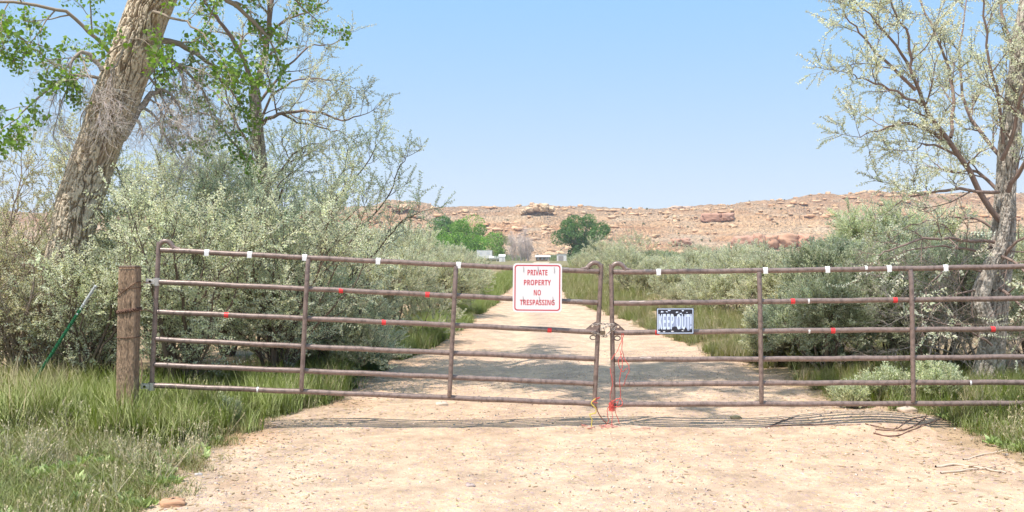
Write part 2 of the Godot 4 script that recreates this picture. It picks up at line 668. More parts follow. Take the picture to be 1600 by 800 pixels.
func plate(b: Buf, poly: PackedVector2Array, z0: float, z1: float, col: Color) -> void:
	var tri := Geometry2D.triangulate_polygon(poly)
	for k in range(0, tri.size(), 3):
		var q := []
		for j in 3:
			q.append(poly[tri[k + j]])
		b.tri(Vector3(q[0].x, q[0].y, z1), Vector3(q[2].x, q[2].y, z1), Vector3(q[1].x, q[1].y, z1), col)
		b.tri(Vector3(q[0].x, q[0].y, z0), Vector3(q[1].x, q[1].y, z0), Vector3(q[2].x, q[2].y, z0), col)
	for k in poly.size():
		var p := poly[k]
		var q := poly[(k + 1) % poly.size()]
		b.quad(Vector3(p.x, p.y, z0), Vector3(p.x, p.y, z1), Vector3(q.x, q.y, z1), Vector3(q.x, q.y, z0), col)


func ring(b: Buf, outer: PackedVector2Array, inner: PackedVector2Array, z0: float, z1: float, col: Color) -> void:
	for k in outer.size():
		var m := (k + 1) % outer.size()
		b.quad(Vector3(outer[k].x, outer[k].y, z1), Vector3(inner[k].x, inner[k].y, z1), Vector3(inner[m].x, inner[m].y, z1), Vector3(outer[m].x, outer[m].y, z1), col)
		for e in [outer, inner]:
			b.quad(Vector3(e[k].x, e[k].y, z0), Vector3(e[k].x, e[k].y, z1), Vector3(e[m].x, e[m].y, z1), Vector3(e[m].x, e[m].y, z0), col)


func words(parent: Node3D, text: String, where: Vector3, wide: float, tall: float, col: Color, bold := false) -> void:
	var m := TextMesh.new()
	var f := SystemFont.new()
	f.font_names = PackedStringArray(["Droid Sans"])
	if bold: f.font_weight = 700
	m.font = f
	m.text = text
	m.font_size = 96
	m.pixel_size = 0.01
	m.depth = 0.05
	m.curve_step = 2.0
	var box := m.get_aabb()
	var o := MeshInstance3D.new()
	o.name = "lettering"
	o.mesh = m
	var mt := StandardMaterial3D.new()
	mt.albedo_color = col.linear_to_srgb()
	mt.roughness = 0.5
	o.material_override = mt
	parent.add_child(o, true)
	var s := Vector3(wide / box.size.x, tall / box.size.y, 0.01)
	o.scale = s
	o.position = where - Vector3((box.position.x + box.size.x / 2) * s.x, (box.position.y + box.size.y / 2) * s.y, 0)


# ---------------------------------------------------------------- the setting

func world_light() -> void:
	var cam := Camera3D.new()
	cam.name = "camera"
	cam.position = Vector3(0, EYE, 0)
	cam.fov = rad_to_deg(2.0 * atan(400.0 / FOCAL))
	cam.near = 0.1
	cam.far = 4000.0
	add_child(cam)
	cam.current = true
	var sky_m := ProceduralSkyMaterial.new()
	sky_m.sky_top_color = Color(0.15, 0.365, 0.635).linear_to_srgb()
	sky_m.sky_horizon_color = Color(0.565, 0.605, 0.645).linear_to_srgb()
	sky_m.sky_curve = 0.12
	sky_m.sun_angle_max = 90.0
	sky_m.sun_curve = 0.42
	sky_m.ground_bottom_color = Color(0.45, 0.38, 0.3).linear_to_srgb()
	sky_m.ground_horizon_color = Color(0.6, 0.62, 0.62).linear_to_srgb()
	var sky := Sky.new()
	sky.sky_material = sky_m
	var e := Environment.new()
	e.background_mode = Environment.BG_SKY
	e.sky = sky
	e.tonemap_mode = Environment.TONE_MAPPER_LINEAR
	e.tonemap_exposure = 1.6
	e.fog_enabled = true
	e.fog_density = 0.00024
	e.fog_light_color = Color(0.9, 0.93, 0.97)
	e.sdfgi_enabled = true
	e.ssao_enabled = true
	e.ssil_enabled = true
	var we := WorldEnvironment.new()
	we.name = "environment"
	we.environment = e
	add_child(we)
	var sun := DirectionalLight3D.new()
	sun.name = "sun"
	sun.light_energy = 1.18
	sun.light_color = Color(1.0, 0.97, 0.935)
	sun.light_angular_distance = 0.5
	sun.shadow_enabled = true
	add_child(sun)
	sun.look_at_from_position(Vector3(-36, 100, 33), Vector3.ZERO, Vector3.UP)


func steps(from: float, to: float, s0: float, free: float, grow: float) -> Array:
	# marks going outward from a dense stretch [from, to]
	var out := []
	var x := from
	while x <= to:
		out.append(x)
		x += s0
	var s := s0
	while x < free:
		s *= grow
		x += s
		out.append(x)
	return out


func build_ground() -> void:
	var xs := []
	for q in steps(-6.0, 6.0, 0.09, 1100.0, 1.12):
		xs.append(q)
	var left := []
	for q in steps(6.0, 6.1, 0.09, 1100.0, 1.12):
		left.push_front(-q - 0.05)
	xs = left + xs
	var zs := steps(4.5, 15.0, 0.09, 1100.0, 1.045)
	var back := []
	for q in steps(-4.4, -4.3, 0.4, 60.0, 1.3):
		back.push_front(-q)
	zs = back + zs
	var b := Buf.new()
	for d in zs:
		for x in xs:
			var y := gh(x, -d)
			var l := edge(LEFT, d)
			var r := edge(RIGHT, d)
			var inside: float = smoothstep(0.15, 0.5, minf(x - l, r - x))
			y -= inside * (0.06 if d < 30.0 else 0.15)
			var k := n_soft.get_noise_2d(x * 0.5, d * 0.5)
			var col := Color(0.72, 0.60, 0.48).lerp(Color(0.58, 0.50, 0.36), clampf(0.5 + k, 0, 1))
			if d > 120.0 and d < 330.0:
				col = col.lerp(Color(0.30, 0.34, 0.16), smoothstep(120.0, 170.0, d) * 0.75)
			b.vert(Vector3(x, y, -d), Vector3.UP, col)
	b.grid(zs.size(), xs.size(), true)
	struct("ground", b, M.soil)


func build_road() -> void:
	var zs := steps(-3.0, 14.0, 0.08, 255.0, 1.018)
	var cols := 84
	var b := Buf.new()
	for d in zs:
		var l := edge(LEFT, d)
		var r := edge(RIGHT, d)
		var wob := 0.32 * n_soft.get_noise_2d(d * 2.5, 3.0) + 0.16 * n_fine.get_noise_2d(d * 4.0, 9.0)
		var wob2 := 0.32 * n_soft.get_noise_2d(d * 2.5, 53.0) + 0.16 * n_fine.get_noise_2d(d * 4.0, 59.0)
		for k in cols:
			var t := float(k) / (cols - 1)
			var x := lerpf(l - 0.45, r + 0.45, t)
			var inner := minf(x - (l + wob), (r + wob2) - x)
			var y := gh(x, -d) + lerpf(-0.10, 0.014, smoothstep(-0.45, 0.05, inner))
			var mid := (l + r) * 0.5
			var off := absf(x - mid)
			var track := exp(-pow((off - 0.75) / 0.33, 2.0)) * smoothstep(10.0, 18.0, d)
			var patch := n_soft.get_noise_2d(x * 1.3 + 40.0, d * 0.7)
			var warm := clampf(0.5 + n_big.get_noise_2d(x * 6.0, d * 4.0) * 1.2, 0, 1)
			var col := Color(0.94, 0.83, 0.75).lerp(Color(1.02, 0.83, 0.69), warm) * (1.0 + 0.06 * patch)
			col = col.lerp(Color(1.10, 0.93, 0.80), track * 0.9)
			col = col.lerp(Color(0.80, 0.74, 0.69), 0.6 * exp(-pow(off / 0.3, 2.0)) * smoothstep(9.0, 16.0, d))
			# red sand creeping in at the left shoulder
			col = col.lerp(Color(0.88, 0.62, 0.43), 0.6 * smoothstep(0.9, 0.1, x - l) * smoothstep(0.0, 0.25, n_soft.get_noise_2d(x * 2.0, d * 2.0 + 80.0) + 0.1))
			b.vert(Vector3(x, y, -d), Vector3.UP, col)
	b.grid(zs.size(), cols, true)
	struct("dirt_road", b, M.gravel)


var RIDGE := [[-900, 330], [300, 332], [480, 330], [560, 324], [620, 316], [655, 318], [700, 323], [760, 323], [805, 322], [830, 319], [870, 324], [960, 326], [1050, 326], [1100, 320], [1160, 317], [1205, 316], [1235, 308], [1280, 305], [1330, 303], [1400, 306], [1500, 303], [1700, 300], [2600, 310]]

func ridge_height(x: float) -> float:
	var px := 800.0 + x / 620.0 * FOCAL
	for k in range(1, RIDGE.size()):
		if px < RIDGE[k][0]:
			var t := clampf((px - RIDGE[k - 1][0]) / (RIDGE[k][0] - RIDGE[k - 1][0]), 0.0, 1.0)
			return EYE + (400.0 - lerpf(RIDGE[k - 1][1], RIDGE[k][1], smoothstep(0.0, 1.0, t))) / FOCAL * 620.0
	return EYE + 85.0 / FOCAL * 620.0


func hill_h(x: float, z: float) -> float:
	var top := ridge_height(x)
	var d := -z + 26.0 * n_big.get_noise_2d(x * 0.6, 5.0) + 8.0 * n_big.get_noise_2d(x * 2.4, z * 1.2)
	var t := clampf((d - 385.0) / 235.0, 0.0, 1.15)
	var y: float
	if t < 0.55:
		y = 0.52 * pow(t / 0.55, 1.25)
	else:
		y = 0.52 + 0.48 * sin(minf((t - 0.55) / 0.45, 1.0) * PI * 0.5)
	y = top * y
	# ledges: the height climbs in treads and risers
	var stepy := 4.2
	var q := (y + 1.5 * n_big.get_noise_2d(x * 1.2, z * 0.4)) / stepy
	var f := q - floorf(q)
	var led := (floorf(q) + smoothstep(0.55, 0.9, f)) * stepy
	y = lerpf(y, led, (0.55 + 0.9 * n_big.get_noise_2d(x * 1.7 + 300.0, z * 1.0)) * smoothstep(0.08, 0.25, t))
	y += (1.4 * n_big.get_noise_2d(x * 5.0, z * 5.0) + 0.7 * n_big.get_noise_2d(x * 14.0, z * 14.0)) * smoothstep(0.0, 0.15, t) * (0.4 if t > 0.98 else 1.0)
	if t <= 0.0:
		y = -0.6
	return minf(y, top + 0.6) - 0.3


func on_hill(px: float, py: float) -> Vector3:
	var d := 380.0
	while d < 660.0:
		var p := at(px, py, d)
		if hill_h(p.x, p.z) > p.y:
			return p
		d += 0.5
	return at(px, py, 620.0)


func build_hills() -> void:
	var xs := []
	var x := -900.0
	while x < 1000.0:
		xs.append(x)
		x += 2.0 if x > -140.0 and x < 380.0 else 9.0
	var zs := []
	var z := 372.0
	while z < 668.0:
		zs.append(z)
		z += 2.2
	for q in [680.0, 720.0, 800.0, 950.0]:
		zs.append(q)
	var b := Buf.new()
	var tan_ := Color(0.66, 0.435, 0.255)
	var red := Color(0.52, 0.275, 0.14)
	var pale := Color(0.66, 0.52, 0.36)
	for d in zs:
		for q in xs:
			var y := hill_h(q, -d)
			var band := n_big.get_noise_2d(y * 9.0, q * 0.25)
			var col := tan_.lerp(red, clampf(0.4 + band * 2.2, 0.0, 0.95)).lerp(pale, clampf(n_big.get_noise_2d(q * 2.0, y * 12.0) * 1.6 - 0.1, 0.0, 0.8))
			var rise := y / ridge_height(q)
			col = col.lerp(Color(0.38, 0.245, 0.16), smoothstep(0.62, 0.8, rise + 0.15 * n_big.get_noise_2d(q * 2.0, d * 2.0)) * 0.4)
			col = col.lerp(Color(0.68, 0.50, 0.33), smoothstep(0.5, 0.2, rise) * clampf(0.4 + n_big.get_noise_2d(q * 4.0, d * 4.0), 0, 0.8))
			b.vert(Vector3(q, y, -d), Vector3.UP, col)
	b.grid(zs.size(), xs.size(), true)
	var hill := struct("hills", b, M.hill_rock)
	# boulders and ledges strewn over it
	var rocks := [rock_mesh(51, 9, 6, 0.5, 0.55), rock_mesh(52, 9, 6, 0.6, 0.7), rock_mesh(53, 9, 6, 0.5, 0.4)]
	for k in 3:
		var w := []
		var c := []
		for j in 3400:
			var px := rng.randf_range(-200.0, 420.0)
			var pd := rng.randf_range(390.0, 640.0)
			if n_big.get_noise_2d(px * 2.2, pd * 2.2) < rng.randf_range(0.0, 0.45):
				continue
			var s := 0.7 + 2.6 * pow(rng.randf(), 3.0)
			w.append(Transform3D(along(Vector3.UP + rdir() * 0.35, rng.randf() * TAU, 1.0).scaled(Vector3.ONE) * Basis.from_scale(Vector3(s * rng.randf_range(0.9, 1.9), s * rng.randf_range(0.5, 0.9), s)), Vector3(px, hill_h(px, -pd) + s * 0.1, -pd)))
			c.append(rc(tan_.lerp(red, rng.randf() * 0.7).lerp(pale, rng.randf() * 0.55) * 0.92, 0.12))
		scatter("boulders", rocks[k].mesh(), M.rock, w, c, hill)
	# broken ledges that follow the beds
	var slab := rock_mesh(54, 11, 7, 0.45, 0.75)
	for k in 2:
		var w := []
		var c := []
		for j in 360:
			var level: float = [0.34, 0.5, 0.63, 0.72, 0.86, 0.97][j % 6]
			var px := rng.randf_range(-190.0, 400.0)
			if n_big.get_noise_2d(px * 2.6 + level * 900.0, 50.0) < -0.05: continue
			var y := ridge_height(px) * level + 9.0 * n_big.get_noise_2d(px * 0.9, level * 300.0)
			var pd := 400.0
			while pd < 640.0 and hill_h(px, -pd) < y: pd += 2.0
			var s := rng.randf_range(1.0, 2.6)
			w.append(Transform3D(Basis(Vector3.UP, rng.randf_range(-0.5, 0.5)) * Basis.from_scale(Vector3(s * rng.randf_range(0.9, 2.4), s * rng.randf_range(0.5, 1.0), s * 1.6)), Vector3(px, hill_h(px, -pd) + 0.1, -pd + 0.6)))
			c.append(rc(red.lerp(tan_, rng.randf()).lerp(pale, 0.35 * rng.randf()), 0.14))
		scatter("ledge_blocks", slab.mesh(), M.rock, w, c, hill)
	# specks of desert brush
	var brush := Buf.new()
	for k in 90:
		var d := (rdir() + Vector3.UP * 0.6).normalized()
		brush.leaf(d * 0.35 * rng.randf() + Vector3.UP * 0.3, d, side_of(d), 0.4, 0.16, rc(Color.WHITE, 0.3))
	var bw := []
	var bc := []
	for j in 420:
		var px := rng.randf_range(-200.0, 420.0)
		var pd := rng.randf_range(375.0, 640.0)
		bw.append(Transform3D(along(Vector3.UP, rng.randf() * TAU, rng.randf_range(0.5, 1.4)), Vector3(px, hill_h(px, -pd) - 0.1, -pd)))
		bc.append(rc(Color(0.22, 0.23, 0.13), 0.3))
	scatter("desert_brush", brush.mesh(), M.leaf_silver, bw, bc, hill)


func ledge(label: String, x0: float, x1: float, y0: float, y1: float, count: int, col: Color) -> void:
	# a bench of blocks: x0..x1 and y0..y1 give its bearing and elevation
	var mid := on_hill((x0 + x1) / 2, y1)
	var d := -mid.z - 1.0
	var t := thing("rock_ledge", label, "rock ledge", at((x0 + x1) / 2, y1, d))
	var wide := (x1 - x0) / FOCAL * d
	var tall := (y1 - y0) / FOCAL * d
	var cuts := []
	for k in count + 1:
		cuts.append((k + (rng.randf_range(-0.28, 0.28) if k > 0 and k < count else 0.0)) / count)
	for k in count:
		var w: float = wide * (cuts[k + 1] - cuts[k])
		var o := obj("block", rock_mesh(60 + k + int(x0), 26, 18, 0.34, 0.66, rc(col, 0.07)), M.rock, t)
		o.position = Vector3(wide * ((cuts[k] + cuts[k + 1]) / 2 - 0.5), tall * (rng.randf_range(0.38, 0.5) if count != 5 or col.g < 0.4 else rng.randf_range(0.15, 0.6)), rng.randf_range(-0.5, 0.5) - tall * 0.2)
		o.scale = Vector3(w * 1.06, tall * (rng.randf_range(0.85, 1.1) if col.g < 0.4 else rng.randf_range(0.45, 0.8)), tall * rng.randf_range(1.3, 1.9))
		o.rotation.z = rng.randf_range(-0.05, 0.05)


# ---------------------------------------------------------------- the gates and what hangs on them

const RAILS := [0.0, 0.184, 0.414, 0.66, 0.93, 1.217]
const GATE := 4.0

func arc_pts(pts: Array) -> PackedVector3Array:
	return smooth_line(pts, 5, 0.0)


func make_gate(called: String, label: String, hinge: Vector3, latch: Vector3, front: float, bands: Array) -> Node3D:
	var t := thing(called, label, "gate", hinge, "the two tubular steel gates across the drive")
	var x := (latch - hinge).normalized()
	var y := (Vector3.UP - x * x.y).normalized()
	t.basis = Basis(x, y, x.cross(y))
	var rust := Color(0.255, 0.19, 0.165)
	var scuff := Color(0.30, 0.25, 0.23)
	for k in RAILS.size():
		var b := Buf.new()
		var line := PackedVector3Array()
		var sag := 0.006 * sin(k * 2.3)
		for j in 25:
			var s := j / 24.0
			line.append(Vector3(lerpf(0.02, GATE - 0.02, s), RAILS[k] + sag * sin(PI * s) + 0.002 * sin(j * 1.7 + k), 0.0))
		b.tube(line, 0.0238, 0.0238, 14, rust, true)
		obj("rail", b, M.gate_paint, t)
	for e in [0, 1]:
		var b := Buf.new()
		var s := 1.0 if e == 0 else -1.0
		var ex := 0.0 if e == 0 else GATE
		var line := [Vector3(ex, -0.035, 0), Vector3(ex, 0.5, 0), Vector3(ex, 1.22, 0), Vector3(ex + s * 0.006, 1.262, 0), Vector3(ex + s * 0.035, 1.292, 0), Vector3(ex + s * 0.078, 1.294, 0), Vector3(ex + s * 0.112, 1.268, 0), Vector3(ex + s * 0.13, 1.236, 0)]
		b.tube(arc_pts(line), 0.021, 0.021, 14, rust, true)
		obj("end_post", b, M.gate_paint, t)
		var f := Buf.new()
		# the crushed end of the post where it is welded to the top rail
		f.tube(PackedVector3Array([Vector3(ex + s * 0.118, 1.256, 0), Vector3(ex + s * 0.15, 1.239, 0), Vector3(ex + s * 0.19, 1.237, 0)]), 0.022, 0.009, 10, rust, true)
		obj("weld_flat", f, M.gate_paint, t)
	for k in 2:
		var bx := GATE * (k + 1) / 3.0
		var b := Buf.new()
		b.tube(arc_pts([Vector3(bx, 1.2, front * 0.012), Vector3(bx, 1.0, front * 0.034), Vector3(bx, 0.5, front * 0.034), Vector3(bx, 0.11, front * 0.034), Vector3(bx, 0.018, front * 0.02)]), 0.022, 0.02, 12, rust, true)
		obj("brace", b, M.gate_paint, t)
	# gusset with a hole, beside the chain
	var g := Buf.new()
	var lx := GATE - 0.02
	var hole := PackedVector2Array()
	var outer := PackedVector2Array()
	for k in 15:
		var a := TAU * k / 15.0
		hole.append(Vector2(lx - 0.035 + 0.011 * cos(a), RAILS[3] + 0.055 + 0.011 * sin(a)))
		var o := Vector2(lx - 0.035, RAILS[3] + 0.055) + Vector2(cos(a), sin(a)) * 0.2
		o.x = clampf(o.x, lx - 0.10, lx)
		o.y = clampf(o.y, RAILS[3] + 0.02, RAILS[3] + 0.10)
		if o.y - RAILS[3] > 0.02 + (o.x - (lx - 0.10)) * 0.9:
			var c := ((o.x - (lx - 0.10)) + (o.y - RAILS[3] - 0.02)) / 1.9
			o = Vector2(lx - 0.10 + c, RAILS[3] + 0.02 + c * 0.9)
		outer.append(o)
	ring(g, outer, hole, -0.004, 0.004, rust)
	obj("gusset", g, M.gate_paint, t)
	var lug := Buf.new()
	var turns := PackedVector3Array()
	for k in 13:
		var a := TAU * k / 12.0
		turns.append(Vector3(lx - 0.025 + 0.028 * cos(a), RAILS[3] - 0.05 + 0.02 * sin(a), front * 0.01))
	lug.tube(turns, 0.006, 0.006, 7, Color(0.25, 0.2, 0.17))
	obj("chain_eye", lug, M.gate_paint, t)
	for q in bands:
		var b := Buf.new()
		var col := Color(0.80, 0.80, 0.80) if q[2] == "white" else Color(0.72, 0.045, 0.05)
		var half: float = q[3] * 0.42
		var ry: float = RAILS[5 - q[0]]
		b.tube(PackedVector3Array([Vector3(q[1] - half, ry, 0), Vector3(q[1], ry, 0), Vector3(q[1] + half, ry, 0)]), 0.0256, 0.0256, 14, col, true)
		if q[2] == "white" and half > 0.015:
			b.box(Vector3(q[1], ry - 0.016, front * 0.0266), Vector3(half * 1.9, 0.034, 0.002), col * 0.96)
		obj("tape_band", b, M.sign_face, t)
	# bare metal where the paint has worn off, near the latch
	for q in [[2, 0.25, 0.10], [4, 0.16, 0.14], [5, 0.3, 0.07]]:
		var b := Buf.new()
		var line := PackedVector3Array()
		for k in 5:
			line.append(Vector3(GATE - q[1] - q[2] * k / 4.0, RAILS[q[0]] + 0.0052 + 0.002 * sin(k * 2.0), front * 0.003))
		b.tube(line, 0.0195, 0.0195, 10, scuff)
		obj("worn_patch", b, M.steel, t)
	return t


func build_gates() -> void:
	var hinge := at(237, 602, 8.28)
	var latch := at(930, 631, 8.5)
	latch = hinge + (latch - hinge).normalized() * GATE
	var left := make_gate("farm_gate", "brown six-rail tubular steel gate beside the wooden post, holding the private property sign", hinge, latch, 1.0, [
		[0, 0.43, "white", 0.05], [0, 0.81, "white", 0.05], [0, 1.30, "white", 0.05], [0, 1.96, "white", 0.05], [0, 2.69, "white", 0.05],
		[1, 1.64, "red", 0.045], [1, 2.42, "red", 0.045], [2, 0.63, "red", 0.045], [2, 2.04, "red", 0.045], [2, 3.55, "red", 0.045], [5, 0.94, "white", 0.018]])
	for q in [[0.93, 0.0], [0.0, -0.01]]:
		var b := Buf.new()
		b.box(Vector3(-0.035, q[0] + q[1], 0.0), Vector3(0.11, 0.045, 0.05), Color(0.6, 0.58, 0.55))
		b.tube(PackedVector3Array([Vector3(0, q[0] + q[1] - 0.035, 0), Vector3(0, q[0] + q[1] + 0.035, 0)]), 0.03, 0.03, 12, Color(0.55, 0.53, 0.5), true)
		b.tube(PackedVector3Array([Vector3(-0.05, q[0] + q[1], 0.02), Vector3(-0.05, q[0] + q[1], 0.042)]), 0.013, 0.013, 6, Color(0.7, 0.68, 0.65), true)
		obj("hinge_clamp", b, M.steel, left)
	var h2 := Vector3(4.92, 0.288, -8.18)
	var l2 := at(957, 632, 8.5)
	l2 = h2 + (l2 - h2).normalized() * GATE
	var bands := []
	for q in [[0, 0.43, "white", 0.05], [0, 1.39, "white", 0.05], [0, 1.94, "white", 0.05], [0, 2.28, "white", 0.025], [0, 2.48, "white", 0.05], [0, 2.97, "white", 0.05], [1, 1.63, "red", 0.045], [1, 2.53, "red", 0.045], [1, 1.77, "white", 0.018],
		[2, 0.41, "red", 0.045], [2, 1.98, "red", 0.045], [2, 3.37, "red", 0.045], [2, 1.77, "white", 0.018], [4, 3.17, "white", 0.018]]:
		bands.append([q[0], GATE - q[1], q[2], q[3]])
	make_gate("farm_gate", "brown six-rail tubular steel gate reaching to the right-hand tree, holding the keep out sign", h2, l2, -1.0, bands)


func build_signs() -> void:
	var red := Color(0.56, 0.035, 0.06)
	var t := thing("private_property_sign", "white square metal sign with red border reading private property no trespassing", "sign", at(839.3, 488, 8.40))
	t.rotation = Vector3(0.02, 0.0, -0.008)
	var w := 0.446
	var c := w / 2
	var b := Buf.new()
	plate(b, rounded(w, w, 0.035), -0.001, 0.001, Color(0.80, 0.79, 0.80))
	obj("plate", b, M.sign_face, t).position = Vector3(0, c, 0)
	var rb := Buf.new()
	ring(rb, rounded(w - 0.03, w - 0.03, 0.027), rounded(w - 0.05, w - 0.05, 0.02), 0.0011, 0.0016, red)
	obj("border", rb, M.sign_face, t).position = Vector3(0, c, 0)
	for q in [["PRIVATE", 0.181, 0.362], ["PROPERTY", 0.245, 0.271], ["NO", 0.064, 0.179], ["TRESPASSING", 0.315, 0.09]]:
		words(t, q[0], Vector3(0, q[2], 0.0016), q[1], 0.05, red, true)
	for q in [[-0.128, 0.392], [0.003, 0.392], [0.151, 0.386], [-0.13, 0.12], [0.017, 0.12], [0.14, 0.118]]:
		var tie := Buf.new()
		tie.tube(arc_pts([Vector3(q[0], q[1] + 0.026, -0.012), Vector3(q[0], q[1] + 0.024, 0.003), Vector3(q[0] + 0.002, q[1], 0.005), Vector3(q[0], q[1] - 0.022, 0.003), Vector3(q[0], q[1] - 0.024, -0.012)]), 0.0022, 0.0022, 6, Color(0.5, 0.48, 0.47))
		obj("wire_tie", tie, M.steel, t)
	# the second
	var s := thing("keep_out_sign", "small weathered blue and black keep out sign with peeling print", "sign", at(1055, 522, 8.375))
	s.rotation = Vector3(0.03, -0.02, 0.004)
	w = 0.338
	var h := 0.238
	var mid := Vector3(0, h / 2, 0)
	b = Buf.new()
	plate(b, rounded(w, h, 0.006), -0.0012, 0.0008, Color(0.025, 0.03, 0.045))
	obj("plate", b, M.sign_face, s).position = mid
	var pale := Color(0.66, 0.78, 0.98)
	var f := Buf.new()
	ring(f, rounded(w - 0.012, h - 0.012, 0.004), rounded(w - 0.026, h - 0.026, 0.003), 0.0009, 0.0013, pale * 0.95)
	obj("border", f, M.sign_face, s).position = mid
	var patch := Buf.new()
	# the faded field round the big letters, torn along its top and bottom edge
	var poly := PackedVector2Array()
	for k in 24:
		poly.append(Vector2(-0.152 + 0.304 * k / 23.0, 0.045 + rng.randf_range(-0.006, 0.008)))
	for k in 24:
		var down := -0.062 + rng.randf_range(-0.012, 0.014)
		if k == 2 or k == 3: down = -0.088
		poly.append(Vector2(0.152 - 0.304 * k / 23.0, down))
	plate(patch, poly, 0.0009, 0.0012, Color(0.32, 0.39, 0.57))
	obj("faded_field", patch, M.sign_face, s).position = mid
	words(s, "KEEP", mid + Vector3(-0.081, -0.006, 0.0014), 0.140, 0.14, pale, true)
	words(s, "OUT!", mid + Vector3(0.079, -0.006, 0.0014), 0.136, 0.14, pale, true)
	for k in 11:
		var q := Buf.new()
		var cx := rng.randf_range(-0.15, 0.15)
		var cy := rng.randf_range(0.066, 0.098) if k < 7 else (-0.096 + rng.randf_range(-0.006, 0.01) if k < 11 else rng.randf_range(-0.085, 0.05))
		if k >= 11: cx = rng.randf_range(-0.02, 0.145)
		var pp := PackedVector2Array()
		var rr := rng.randf_range(0.005, 0.012)
		for j in 8:
			var a := TAU * j / 8.0
			pp.append(Vector2(cx + cos(a) * rr * rng.randf_range(0.7, 1.9), cy + sin(a) * rr * rng.randf_range(0.4, 0.9)))
		plate(q, pp, 0.0019, 0.0022, Color(0.74, 0.76, 0.80) if k >= 7 else pale)
		obj("peeled_patch", q, M.sign_face, s).position = mid


func link_mesh() -> Buf:
	var b := Buf.new()
	var line := PackedVector3Array()
	for k in 17:
		var a := TAU * k / 16.0
		line.append(Vector3(cos(a) * 0.019, sin(a) * 0.010, 0))
	b.tube(line, 0.0034, 0.0034, 6, Color(0.42, 0.38, 0.34))
	return b


func chain_along(t: Node3D, pts: Array, lm: Mesh) -> void:
	var line := smooth_line(pts, 12, 0.0)
	var k := 0
	var last := line[0]
	for p in line:
		if p.distance_to(last) >= 0.027 or k == 0:
			var dir: Vector3 = (p - last).normalized() if k > 0 else (line[1] - line[0]).normalized()
			var o := obj("link", lm, M.steel, t)
			var y := dir.cross(Vector3.FORWARD if absf(dir.z) < 0.8 else Vector3.UP).normalized()
			o.transform = Transform3D(Basis(dir, y, dir.cross(y)).rotated(dir, PI / 4 + PI / 2 * (k % 2)), p)
			last = p
			k += 1


